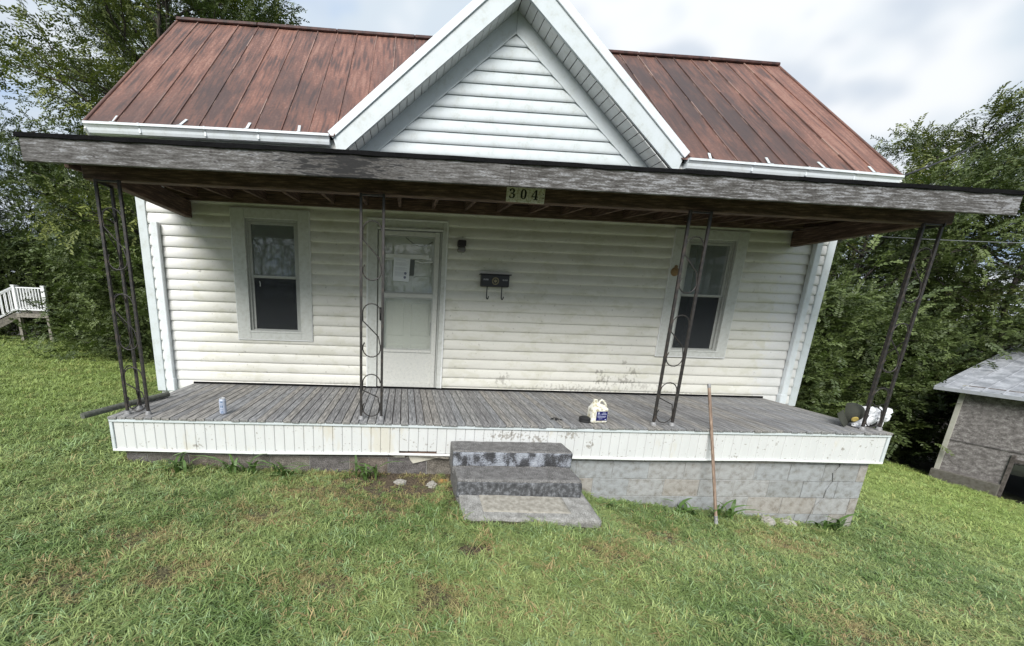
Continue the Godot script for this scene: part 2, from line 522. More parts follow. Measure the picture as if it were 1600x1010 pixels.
	M.roof_grey = plain(lin(0.12, 0.12, 0.125), 0.9)

# ------------------------------------------------------------------ ground
func make_ground() -> void:
	var xs := []
	var zs := []
	var x := -300.0
	while x < 300.0:
		xs.append(x)
		var a := absf(x)
		x += 0.1 if a < 6.5 else 0.35 if a < 14.0 else 1.0 if a < 30.0 else 6.0 if a < 60.0 else 30.0
	xs.append(300.0)
	var z := -300.0
	while z < 300.0:
		zs.append(z)
		z += 30.0 if z < -70.0 else 6.0 if z < -30.0 else 1.0 if z < -12.0 else 0.4 if z < 0.5 else 0.08 if z < 5.0 else 0.5 if z < 12.0 else 3.0 if z < 40.0 else 30.0
	zs.append(300.0)
	var v := PackedVector3Array(); var n := PackedVector3Array(); var c := PackedColorArray(); var ix := PackedInt32Array()
	var t1 := noise(71, 0.9, 4)
	for zz in zs:
		for xx in xs:
			var y := gy(xx, zz)
			v.append(Vector3(xx, y, zz))
			n.append(Vector3(y - gy(xx + 0.05, zz), 0.05, y - gy(xx, zz + 0.05)).normalized())
			var w := wear(xx, zz) if absf(xx) < 5.0 and zz > 1.0 and zz < 5.0 else Vector2.ZERO
			var g := 0.5 + 0.5 * t1.get_noise_2d(xx, zz)
			var k := Color(0.05, 0.06, 0.022).lerp(Color(0.1, 0.11, 0.042), g)
			if zz < edge_z(xx):
				k = k.lerp(Color(0.045, 0.035, 0.022), smoothstep(0.0, 1.5, edge_z(xx) - zz))   # leaf litter in the woods
			k = k.lerp(Color(0.17, 0.14, 0.075), w.y * 0.6)
			k = k.lerp(Color(0.09, 0.064, 0.043).lerp(Color(0.19, 0.145, 0.1), g), w.x)
			c.append(k)
	var nx := xs.size()
	for j in zs.size() - 1:
		for i in nx - 1:
			var a := j * nx + i
			ix.append_array(PackedInt32Array([a, a + 1, a + nx, a + 1, a + nx + 1, a + nx]))
	var ar := []
	ar.resize(Mesh.ARRAY_MAX)
	ar[Mesh.ARRAY_VERTEX] = v; ar[Mesh.ARRAY_NORMAL] = n; ar[Mesh.ARRAY_COLOR] = c; ar[Mesh.ARRAY_INDEX] = ix
	var m := ArrayMesh.new()
	m.add_surface_from_arrays(Mesh.PRIMITIVE_TRIANGLES, ar)
	var mat := tri_mat(noise_tex(512, [[noise(72, 0.05, 4), 0.6], [noise(73, 0.2, 2), 0.4]], ramp([[0.0, Color(0.45, 0.43, 0.4)], [0.6, Color(0.9, 0.9, 0.88)], [1.0, Color(1, 1, 1)]]), 0.25, 0.75), Vector3(1.6, 1.6, 1.6), 0.95, normal_tex(256, [[noise(74, 0.1, 4), 1.0]], 5.0), 1.0)
	mat.vertex_color_use_as_albedo = true
	structure(put_mesh("ground", m, mat))

# ------------------------------------------------------------------ the house
const XL := -4.47
const XR := 4.57
const WIN := [[-3.36, -2.41, 0.62, 2.21, -3.2, -2.55, 0.705, 2.1, 1.416], [2.32, 3.32, 0.57, 2.22, 2.515, 3.18, 0.635, 2.11, 1.402]]
const DOOR := [-1.69, -0.67, 0.0, 2.17, -1.56, -0.735, 0.0, 2.05]

func eave_y(x: float) -> float:
	return 2.957 - 0.005 * x - 0.0019 * x * x

func siding_image() -> Image:
	var w := 1456
	var h := 504
	var a := noise(81, 0.02, 4)
	var b := noise(82, 0.16, 2)
	var c := noise(83, 0.05, 4)
	var d := noise(84, 0.006, 3)
	var spots := [[1.62, 0.2, 0.16, 0.1, 0.9], [1.95, 0.19, 0.22, 0.1, 0.8], [1.55, 0.31, 0.1, 0.06, 0.9], [2.05, 0.33, 0.12, 0.06, 0.75], [0.18, 0.17, 0.14, 0.12, 0.65], [1.3, 0.06, 0.9, 0.07, 0.6], [2.6, 0.03, 0.6, 0.05, 0.5], [0.5, 0.05, 0.5, 0.05, 0.35], [-2.0, 0.05, 0.6, 0.04, 0.3], [1.9, 0.45, 0.05, 0.05, 0.7], [-3.9, 1.98, 0.1, 0.05, 0.5], [-3.8, 1.45, 0.03, 0.02, 0.8], [2.2, 0.12, 0.3, 0.06, 0.5], [-3.6, 0.14, 0.2, 0.03, 0.3]]
	var out := PackedByteArray()
	out.resize(w * h * 3)
	for j in h:
		var y := 2.95 - 3.15 * (j + 0.5) / h
		for i in w:
			var x := -4.5 + 9.1 * (i + 0.5) / w
			var k := 0.69 + 0.03 * a.get_noise_2d(i * 0.35, j * 3.0) + 0.02 * b.get_noise_2d(i, j)
			var dirt := 0.07 * smoothstep(0.1, 0.6, d.get_noise_2d(i, j) + 0.35 * a.get_noise_2d(i, j * 2.0))
			dirt += 0.5 * smoothstep(0.5, 0.72, c.get_noise_2d(i * 1.6, j * 1.6))
			if y < 0.7 or x < -3.5:
				for s in spots:
					var q := Vector2((x - s[0]) / s[2], (y - s[1]) / s[3]).length()
					if q < 1.6:
						dirt = maxf(dirt, 0.75 * s[4] * smoothstep(0.2, 0.75, 0.72 - q * 0.75 + 0.9 * c.get_noise_2d(i * 2.2, j * 1.3) + 0.3 * b.get_noise_2d(i, j)))
			var cream_tint := smoothstep(4.05, 3.75, absf(x) + 0.3 * c.get_noise_2d(i * 0.7, j)) if y < 2.3 else 0.0   # creamier across the porch width, with a ragged edge
			var olive_mottle := 0.0   # blotchy olive mottling across the porch width
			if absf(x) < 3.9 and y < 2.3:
				olive_mottle = smoothstep(0.0, 0.5, d.get_noise_2d(i * 2.0 + 500.0, j * 4.0) + 0.5 * c.get_noise_2d(i, j * 2.0) + 0.25 * b.get_noise_2d(i, j))
			var col := Color(k, k * (0.997 - 0.012 * cream_tint), k * (0.975 - 0.075 * cream_tint)).lerp(Color(0.53, 0.52, 0.41), 0.4 * olive_mottle).lerp(Color(0.2, 0.185, 0.155), clampf(dirt, 0.0, 0.9)).linear_to_srgb()
			var o := (j * w + i) * 3
			out[o] = int(col.r * 255.0); out[o + 1] = int(col.g * 255.0); out[o + 2] = int(col.b * 255.0)
	return Image.create_from_data(w, h, false, Image.FORMAT_RGB8, out)

func roof_image() -> Image:
	var w := 1408
	var h := 460
	var streak := noise(91, 0.05, 4)
	var blotch := noise(92, 0.009, 5)
	var fine := noise(93, 0.2, 2)
	var flake := noise(94, 0.06, 4)
	var run := noise(95, 0.12, 3)
	var tone := [0.1, 0.02, -0.05, 0.12, -0.02, 0.1, 0.16, 0.02, 0.12, 0.05, -0.05, 0.0, 0.0, 0.02, 0.05, -0.1, -0.05, -0.16, -0.12, 0.02, 0.2, 0.16]
	var marks := [[-4.2, 0.35, 0.5, 0.5, 0.5], [-3.5, 0.75, 0.3, 0.7, 0.75], [-3.0, 0.3, 0.5, 0.35, 0.6], [-2.75, 1.2, 0.25, 0.5, 0.6], [-2.2, 0.9, 0.3, 0.5, 0.6], [-0.95, 2.5, 0.22, 0.9, 0.95], [-1.5, 1.6, 0.2, 0.7, 0.4], [2.3, 2.4, 0.35, 0.8, 0.8], [2.75, 1.9, 0.35, 1.1, 1.0], [3.2, 1.2, 0.3, 1.0, 0.85], [3.6, 0.6, 0.3, 0.7, 0.7], [2.3, 0.9, 0.45, 0.7, 0.55], [1.9, 1.9, 0.3, 0.8, 0.5], [3.05, 0.25, 0.9, 0.25, 0.4], [-4.55, 0.1, 1.5, 0.16, 0.6]]
	var out := PackedByteArray()
	out.resize(w * h * 3)
	for j in h:
		var s := 3.25 * (1.0 - (j + 0.5) / h)
		for i in w:
			var x := -4.72 + 9.56 * (i + 0.5) / w
			var p := (x + 4.72) / 0.29875
			var k := clampi(int(p), 0, 31)
			var own: float = tone[k * 22 / 32] + (((k * 37) % 11) - 5) * 0.014
			var across := p - k
			var st := streak.get_noise_2d(i * 1.1, j * 0.16 + k * 57.0)
			var ru := run.get_noise_2d(i * 1.3, j * 0.07 + k * 91.0)
			var bl := blotch.get_noise_2d(i + k * 31.0, j * 0.7)
			var fi := fine.get_noise_2d(i, j * 0.6)
			var t: float = 0.48 + own * 1.5 + 0.3 * bl + 0.4 * st + 0.5 * ru + 0.22 * fi
			var col := Color(0.07, 0.041, 0.035).lerp(Color(0.207, 0.096, 0.071), clampf(t, 0.0, 1.0))
			col = col.lerp(Color(0.28, 0.175, 0.14), 0.45 * smoothstep(0.2, 0.75, fi * 0.5 + st * 0.6 + ru * 0.6 + bl * 0.5 + own))
			var dark := 0.6 * smoothstep(0.12, 0.55, -0.7 * bl - 0.7 * ru - 0.4 * st)
			for q in marks:
				var e := Vector2((x - q[0]) / q[2], (s - q[1]) / q[3]).length()
				if e < 1.5:
					dark = maxf(dark, q[4] * smoothstep(0.0, 0.55, 0.85 - e * 0.8 + 0.8 * st + 0.7 * ru + 0.5 * flake.get_noise_2d(i, j * 0.25)))
			col = col.lerp(Color(0.045, 0.031, 0.031), clampf(dark, 0.0, 0.85))
			var edge := minf(across, 1.0 - across)   # bare, worn metal along the seams
			var bare := smoothstep(0.07, 0.0, edge) * smoothstep(0.05, 0.5, flake.get_noise_2d(i * 0.3 + 900.0, j * 0.35 + k * 41.0))
			col = col.lerp(Color(0.45, 0.33, 0.29), 0.75 * bare).linear_to_srgb()
			var o := (j * w + i) * 3
			out[o] = int(col.r * 255.0); out[o + 1] = int(col.g * 255.0); out[o + 2] = int(col.b * 255.0)
	return Image.create_from_data(w, h, false, Image.FORMAT_RGB8, out)

const LAP := [[0.0, 0.0175], [0.05, 0.0225], [0.18, 0.0245], [0.4, 0.0228], [0.6, 0.0182], [0.8, 0.0115], [0.92, 0.006], [1.0, 0.001]]

func lap_z(t: float) -> float:
	return lerp_stops(t, LAP)

func lap_board(mb: MB, xl: Callable, xr: Callable, y0: float, y1: float, ta: float, tb: float, z: float) -> void:   # one course between heights; ta..tb is the part of the profile that is kept
	var ts := [ta]
	for k in LAP:
		if k[0] > ta + 0.02 and k[0] < tb - 0.02:
			ts.append(k[0])
	ts.append(tb)
	var h := y1 - y0
	for i in ts.size() - 1:
		var a: float = ts[i]; var b: float = ts[i + 1]
		var ya := y0 + a * h; var yb := y0 + b * h
		var na := Vector3(0, -(lap_z(minf(a + 0.06, 1.0)) - lap_z(maxf(a - 0.06, 0.0))) / (0.12 * h), 1).normalized()
		var nb := Vector3(0, -(lap_z(minf(b + 0.06, 1.0)) - lap_z(maxf(b - 0.06, 0.0))) / (0.12 * h), 1).normalized()
		var A := Vector3(xl.call(ya), ya, z + lap_z(a)); var B := Vector3(xr.call(ya), ya, z + lap_z(a))
		var C := Vector3(xr.call(yb), yb, z + lap_z(b)); var D := Vector3(xl.call(yb), yb, z + lap_z(b))
		mb.quad_n(A, B, C, D, na, na, nb, nb)
	var yq := y0 + ta * h
	mb.quad(Vector3(xl.call(yq), yq, z - 0.012), Vector3(xr.call(yq), yq, z - 0.012), Vector3(xr.call(yq), yq, z + lap_z(ta)), Vector3(xl.call(yq), yq, z + lap_z(ta)))

func siding_board(parent: Node, mat: Material, x0: float, x1: float, y0: float, y1: float, ta := 0.0, tb := 1.0, z := 0.0) -> void:
	if x1 - x0 < 0.02 or tb - ta < 0.06:
		return
	if x1 - x0 > 2.0 and z == 0.0:   # long runs are two lengths, lapped
		var xm := lerpf(x0, x1, rng.randf_range(0.25, 0.75))
		siding_board(parent, mat, x0, xm + 0.02, y0, y1, ta, tb, 0.0001)
		siding_board(parent, mat, xm, x1, y0, y1, ta, tb, 0.0019)
		return
	var mb := MB.new()
	mb.U = Vector3(1 / 9.1, 0, 0); mb.V = Vector3(0, -1 / 3.15, 0); mb.o = Vector2(4.5 / 9.1, 2.95 / 3.15)
	lap_board(mb, func(_y): return x0, func(_y): return x1, y0, y1, ta, tb, z)
	put("siding_board", mb, mat, parent)

func make_house() -> void:
	var house := thing("house", "small white house with lapped siding, a steep front gable and a rusty metal roof", "house")
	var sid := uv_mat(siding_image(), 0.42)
	# ---- front wall with real openings
	var mb := MB.new()
	var cuts := [[-4.45, -3.2, []], [-3.2, -2.55, [[0.705, 2.1]]], [-2.55, -1.56, []], [-1.56, -0.735, [[0.0, 2.05]]], [-0.735, 2.515, []], [2.515, 3.18, [[0.635, 2.11]]], [3.18, 4.55, []]]
	for c in cuts:
		var y := -0.2
		for g in c[2]:
			mb.box(Vector3((c[0] + c[1]) / 2, (y + g[0]) / 2, -0.075), Vector3(c[1] - c[0], g[0] - y, 0.12))
			y = g[1]
		mb.box(Vector3((c[0] + c[1]) / 2, (y + 2.92) / 2, -0.075), Vector3(c[1] - c[0], 2.92 - y, 0.12))
	var wall := put("front_wall", mb, M.trim, house)
	var holes := []
	for w in WIN:
		holes.append([w[0], w[1], w[2], w[3]])
	holes.append([DOOR[0], DOOR[1], -0.2, DOOR[3]])
	holes.sort_custom(func(a, b): return a[0] < b[0])
	for k in 23:
		var y0 := -0.085 + 0.1297 * k
		var y1 := y0 + 0.1297
		var x := -4.39
		for hq in holes:
			if y1 <= hq[2] + 0.02 or y0 >= hq[3] - 0.02:
				continue
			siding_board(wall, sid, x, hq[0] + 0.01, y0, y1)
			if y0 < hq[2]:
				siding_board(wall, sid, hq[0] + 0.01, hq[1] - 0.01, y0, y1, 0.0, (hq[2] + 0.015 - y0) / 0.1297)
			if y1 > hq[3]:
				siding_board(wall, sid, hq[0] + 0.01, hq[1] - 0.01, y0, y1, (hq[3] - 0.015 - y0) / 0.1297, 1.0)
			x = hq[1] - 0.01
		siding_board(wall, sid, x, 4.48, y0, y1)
	# ---- side and back walls, floor and base
	for s in [[XL + 0.06, -0.02, -3.96], [XR - 0.06, -0.02, -3.96]]:
		mb = MB.new()
		mb.box(Vector3(s[0], 1.36, (s[1] + s[2]) / 2 - 0.08), Vector3(0.1, 3.12, s[1] - s[2] - 0.12))
		var left: bool = s[0] < 0.0
		var gab := PackedVector2Array([Vector2(0.08, 2.92), Vector2(3.9, 2.92), Vector2(1.99, 4.95)])
		var gm := MB.new()
		gm.xf = Transform3D(Basis(Vector3(0, 0, -1), Vector3.UP, Vector3(1, 0, 0)), Vector3(s[0], 0, 0))
		gm.prism(gab, -0.05, 0.05)
		var sw := put("side_wall", mb, M.trim_clean, house)
		put("gable_end", gm, M.trim_clean, sw)
		for k in 23:
			var q := MB.new()
			q.xf = Transform3D(Basis(Vector3(0, 0, 1 if left else -1), Vector3.UP, Vector3(-1 if left else 1, 0, 0)), Vector3(s[0] + (-0.05 if left else 0.05), 0, 0))
			var za := -3.94 if left else 0.0
			lap_board(q, func(_y): return za, func(_y): return za + 3.94, -0.085 + 0.1297 * k, -0.085 + 0.1297 * (k + 1), 0.0, 1.0, 0.0)
			put("siding_board", q, M.trim_clean, sw)
	mb = MB.new()
	mb.box(Vector3(0.05, 1.36, -4.0), Vector3(8.9, 3.12, 0.12))
	put("back_wall", mb, M.trim_clean, house)
	mb = MB.new()
	mb.box(Vector3(0.05, -0.12, -2.04), Vector3(8.8, 0.1, 3.7))
	put("room_floor", mb, M.room, house)
	mb = MB.new()
	mb.box(Vector3(0.05, 2.8, -2.04), Vector3(8.8, 0.06, 3.7))
	put("room_ceiling", mb, M.room, house)
	mb = MB.new()
	mb.box(Vector3(0.05, 1.3, -2.6), Vector3(8.8, 2.6, 0.08))
	put("room_wall", mb, M.room, house)
	mb = MB.new()
	mb.box(Vector3(0.05, -2.2, -2.03), Vector3(8.86, 4.0, 3.84))
	put("house_base", mb, M.old_block_1, house)
	# ---- corner boards
	for s in [XL + 0.05, XR - 0.06]:
		mb = MB.new()
		mb.box(Vector3(s, 1.365, 0.004), Vector3(0.105, 2.95, 0.066), 0.004)
		mb.box(Vector3(s - signf(s) * -0.03, 1.365, -0.07), Vector3(0.05, 2.95, 0.1), 0.004)
		put("corner_board", mb, M.trim_clean, house)
	# ---- windows
	for i in 2:
		make_window(house, WIN[i], i == 0)
	make_door(house)
	# ---- eaves and main roof
	for side in [[-4.68, -1.98], [2.0, 4.8]]:
		mb = MB.new()
		for k in 6:
			var xa := lerpf(side[0], side[1], k / 6.0); var xb := lerpf(side[0], side[1], (k + 1) / 6.0)
			var d := eave_y((xa + xb) / 2) - 2.94
			mb.box(Vector3((xa + xb) / 2, 2.825 + d, 0.115), Vector3(xb - xa, 0.02, 0.27))
			mb.box(Vector3((xa + xb) / 2, 2.875 + d, 0.262), Vector3(xb - xa, 0.12, 0.02))
		put("eave", mb, M.trim, house)
	make_roof(house)
	make_gable(house)
	make_gutters(house)
	# ---- downspouts
	for s in [[-4.282, -4.268, 2.0], [4.276, 4.3, 2.7]]:
		mb = MB.new()
		mb.bar(Vector3(s[0] + (0.02 if s[0] < 0 else 0.0), s[2], 0.058), Vector3(s[1], 0.06, 0.058), 0.088, 0.066, 0.008)
		mb.bar(Vector3(s[1], 0.07, 0.058), Vector3(s[1], -0.1, 0.062), 0.1, 0.074, 0.008)
		put("downspout", mb, M.gutter, house)

func make_window(house: Node, w: Array, plain_glass: bool) -> void:
	var mb := MB.new()
	var z := 0.026
	var x0: float = w[0]; var x1: float = w[1]; var y0: float = w[2]; var y1: float = w[3]
	var a: float = w[4]; var b: float = w[5]; var c: float = w[6]; var d: float = w[7]
	mb.box(Vector3((x0 + a) / 2, (y0 + y1) / 2, z), Vector3(a - x0, y1 - y0 - 0.004, 0.04), 0.003)
	mb.box(Vector3((x1 + b) / 2, (y0 + y1) / 2, z), Vector3(x1 - b, y1 - y0 - 0.004, 0.04), 0.003)
	mb.box(Vector3((a + b) / 2, (y1 + d) / 2, z - 0.001), Vector3(b - a - 0.002, y1 - d, 0.038), 0.003)
	mb.box(Vector3((a + b) / 2, (y0 + c) / 2, z - 0.001), Vector3(b - a - 0.002, c - y0, 0.038), 0.003)
	var win := put("window", mb, M.casing, house)
	for e in [[x0 - 0.008, y0, x0 + 0.012, y1], [x1 - 0.012, y0, x1 + 0.008, y1], [x0 - 0.008, y1 - 0.012, x1 + 0.008, y1 + 0.008], [x0 - 0.008, y0 - 0.014, x1 + 0.008, y0 + 0.008]]:
		mb = MB.new()
		mb.box(Vector3((e[0] + e[2]) / 2, (e[1] + e[3]) / 2, 0.024), Vector3(e[2] - e[0], e[3] - e[1], 0.036), 0.003)
		put("trim_channel", mb, M.trim, win)
	mb = MB.new()   # sill
	mb.box(Vector3((a + b) / 2, c + 0.012, 0.026), Vector3(b - a + 0.05, 0.026, 0.05), 0.004)
	put("sill", mb, M.casing, win)
	var mid: float = w[8]
	for up in [true, false]:
		var q0: float = mid - 0.012 if up else c + 0.02
		var q1: float = d - 0.03 if up else mid + 0.012
		var zz := -0.012 if up else -0.03
		mb = MB.new()
		var f := 0.032
		mb.box(Vector3(a + 0.028 + f / 2, (q0 + q1) / 2, zz), Vector3(f, q1 - q0, 0.024), 0.003)
		mb.box(Vector3(b - 0.028 - f / 2, (q0 + q1) / 2, zz), Vector3(f, q1 - q0, 0.024), 0.003)
		mb.box(Vector3((a + b) / 2, q1 - f / 2, zz + 0.001), Vector3(b - a - 0.06 - 2 * f, f, 0.023), 0.003)
		mb.box(Vector3((a + b) / 2, q0 + f / 2 * 0.8, zz + 0.001), Vector3(b - a - 0.06 - 2 * f, f * 0.8, 0.023), 0.003)
		put("sash", mb, M.sash, win)
		mb = MB.new()
		mb.box(Vector3((a + b) / 2, (q0 + q1) / 2, zz - 0.004), Vector3(b - a - 0.06 - 2 * f + 0.01, q1 - q0 - 2 * f + 0.01, 0.004))
		put("pane", mb, M.glass, win)
		if not up:
			mb = MB.new()
			mb.box(Vector3((a + b) / 2, (q0 + q1) / 2, zz + 0.007), Vector3(b - a - 0.06 - 2 * f + 0.004, q1 - q0 - 2 * f + 0.004, 0.001))
			put("insect_screen", mb, M.screen, win)
	mb = MB.new()   # outer storm frame
	for e in [[a + 0.014, c, d], [b - 0.014, c, d]]:
		mb.box(Vector3(e[0], (e[1] + e[2]) / 2, -0.016), Vector3(0.028, e[2] - e[1], 0.05), 0.003)
	mb.box(Vector3((a + b) / 2, d - 0.014, -0.0165), Vector3(b - a - 0.057, 0.028, 0.049), 0.003)
	mb.box(Vector3((a + b) / 2, c + 0.032, -0.0165), Vector3(b - a - 0.057, 0.016, 0.049), 0.003)
	put("frame", mb, M.sash, win)
	# cloth hanging inside
	mb = MB.new()
	var n := 36
	for k in n:
		var t0 := float(k) / n; var t1 := float(k + 1) / n
		var p0 := lerpf(a, b, t0); var p1 := lerpf(a, b, t1)
		var z0 := -0.16 + 0.018 * sin(t0 * 43.0) + 0.01 * sin(t0 * 17.0 + 1.0); var z1 := -0.16 + 0.018 * sin(t1 * 43.0) + 0.01 * sin(t1 * 17.0 + 1.0)
		var yb := c - 0.1 if not plain_glass else mid - 0.04
		mb.quad(Vector3(p0, yb, z0), Vector3(p1, yb, z1), Vector3(p1, d - (0.28 if plain_glass else 0.02), z1), Vector3(p0, d - (0.28 if plain_glass else 0.02), z0))
	if plain_glass:
		put("curtain", mb, M.curtain, win)
		mb = MB.new()   # latch
		mb.tube([Vector3(a + 0.13, mid - 0.06, -0.012), Vector3(a + 0.138, mid - 0.09, -0.01), Vector3(a + 0.134, mid - 0.125, -0.012)], 0.004, 6)
		put("latch", mb, M.trim, win)

func make_door(house: Node) -> void:
	var x0: float = DOOR[0]; var x1: float = DOOR[1]; var y1: float = DOOR[3]
	var a: float = DOOR[4]; var b: float = DOOR[5]; var d: float = DOOR[7]
	var mb := MB.new()
	mb.box(Vector3((x0 + a) / 2, (y1 + 0.02) / 2, 0.018), Vector3(a - x0, y1 - 0.02, 0.04), 0.004)
	mb.box(Vector3((x1 + b) / 2, (y1 + 0.02) / 2, 0.018), Vector3(x1 - b, y1 - 0.02, 0.04), 0.004)
	mb.box(Vector3((a + b) / 2, (d + y1) / 2, 0.017), Vector3(b - a - 0.002, y1 - d, 0.038), 0.004)
	mb.box(Vector3((a + b) / 2, d + 0.014, 0.024), Vector3(b - a + 0.02, 0.022, 0.056), 0.004)
	var door := put("door", mb, M.casing, house)
	for e in [[x0 - 0.008, 0.02, x0 + 0.012, y1], [x1 - 0.012, 0.02, x1 + 0.008, y1], [x0 - 0.008, y1 - 0.012, x1 + 0.008, y1 + 0.008]]:
		mb = MB.new()
		mb.box(Vector3((e[0] + e[2]) / 2, (e[1] + e[3]) / 2, 0.024), Vector3(e[2] - e[0], e[3] - e[1], 0.036), 0.003)
		put("trim_channel", mb, M.trim, door)
	# aluminium storm door: stiles, rails, kick plate
	mb = MB.new()
	var z := 0.0
	var st := 0.062
	mb.box(Vector3(a + 0.012 + st / 2, d / 2 + 0.005, z), Vector3(st, d - 0.03, 0.03), 0.004)
	mb.box(Vector3(b - 0.03 - st / 2, d / 2 + 0.005, z), Vector3(st, d - 0.03, 0.03), 0.004)
	var l := a + 0.012 + st; var r := b - 0.03 - st
	for q in [[1.985, 2.035, 0.03], [1.225, 1.275, 0.034], [0.5, 0.535, 0.034], [0.02, 0.09, 0.03]]:
		mb.box(Vector3((l + r) / 2, (q[0] + q[1]) / 2, z), Vector3(r - l - 0.002, q[1] - q[0], q[2]), 0.004)
	put("storm_door_frame", mb, M.door, door)
	mb = MB.new()
	mb.box(Vector3((l + r) / 2, 0.295, z - 0.004), Vector3(r - l, 0.408, 0.012))
	put("kick_plate", mb, M.door, door)
	for q in [[0.537, 1.223], [1.277, 1.983]]:
		mb = MB.new()
		mb.box(Vector3((l + r) / 2, (q[0] + q[1]) / 2, z - 0.002), Vector3(r - l, q[1] - q[0], 0.004))
		put("pane", mb, M.glass, door)
		mb = MB.new()   # inner bead of the glass
		for e in [l + 0.008, r - 0.008]:
			mb.box(Vector3(e, (q[0] + q[1]) / 2, z + 0.003), Vector3(0.016, q[1] - q[0], 0.012))
		for e in [q[0] + 0.008, q[1] - 0.008]:
			mb.box(Vector3((l + r) / 2, e, z + 0.0025), Vector3(r - l - 0.033, 0.016, 0.011))
		put("glazing_bead", mb, M.sash, door)
	mb = MB.new()   # hinge strip
	mb.box(Vector3(b - 0.013, d / 2, 0.004), Vector3(0.024, d - 0.02, 0.034), 0.003)
	for y in [0.3, 1.4, 1.75]:
		mb.box(Vector3(b - 0.02, y, 0.024), Vector3(0.014, 0.075, 0.012), 0.003)
	put("hinge", mb, M.sash, door)
	mb = MB.new()   # pull handle
	mb.box(Vector3(a + 0.045, 1.0, 0.02), Vector3(0.022, 0.17, 0.012), 0.003)
	mb.tube([Vector3(a + 0.045, 0.93, 0.024), Vector3(a + 0.045, 0.95, 0.05), Vector3(a + 0.045, 1.05, 0.05), Vector3(a + 0.045, 1.07, 0.024)], 0.008, 8)
	put("handle", mb, M.black, door)
	mb = MB.new()
	mb.box(Vector3(r - 0.012, 0.82, -0.03), Vector3(0.018, 0.18, 0.02), 0.004)
	put("inner_handle", mb, M.black, door)
	mb = MB.new()
	mb.box(Vector3((a + b) / 2, d / 2, -0.09), Vector3(b - a, d, 0.04))
	for q in [[0.15, 0.6], [0.72, 1.15], [1.25, 1.5]]:
		for s in [-0.17, 0.17]:
			mb.box(Vector3((a + b) / 2 - 0.01 + s, (q[0] + q[1]) / 2, -0.068), Vector3(0.24, q[1] - q[0], 0.012), 0.005)
	put("inner_door", mb, M.inner_door, door)
	mb = MB.new()   # the glass is edged with tape and an old crack
	mb.box(Vector3((l + r) / 2 - 0.02, 1.735, z + 0.004), Vector3(r - l - 0.1, 0.05, 0.003))
	put("tape_strip", mb, M.trim, door)
	mb = MB.new()
	var crack := [Vector3(l + 0.02, 1.69, 0.0055), Vector3(l + 0.14, 1.7, 0.0055), Vector3(l + 0.3, 1.67, 0.0055), Vector3(l + 0.42, 1.685, 0.0055), Vector3(l + 0.5, 1.665, 0.0055), Vector3(r - 0.02, 1.68, 0.0055)]
	for k in crack.size() - 1:
		mb.bar(crack[k], crack[k + 1], 0.012, 0.002)
	put("glass_tape", mb, M.trim, door)
	mb = MB.new()   # wire hanging behind the glass at the top
	var arc := []
	for k in 9:
		var t := k / 8.0
		arc.append(Vector3(lerpf(l + 0.28, r - 0.03, t), 1.97 - 0.12 * sin(t * PI * 0.8) + 0.03 * t, -0.02))
	mb.tube(arc, 0.005, 6)
	put("closer_wire", mb, M.black, door)

# ------------------------------------------------------------------ roofs
const EZ := 0.36          # z of the eave edge of the metal
const RZ := -1.99         # z of the ridge
const GA := 4.775         # height of the front gable's ridge
const GM := 0.85          # slope of the front gable

func roof_y(x: float, z: float) -> float:
	var e := eave_y(x) - 0.015
	return e + (5.17 - e) * (EZ - z) / (EZ - RZ)

func valley_z(x: float) -> float:   # where the gable roof meets the main roof
	var ax := absf(x - 0.01)
	if ax > 2.02:
		return EZ
	var yg := GA - GM * ax
	var e := eave_y(x) - 0.015
	return EZ - (yg - e) / (5.17 - e) * (EZ - RZ)

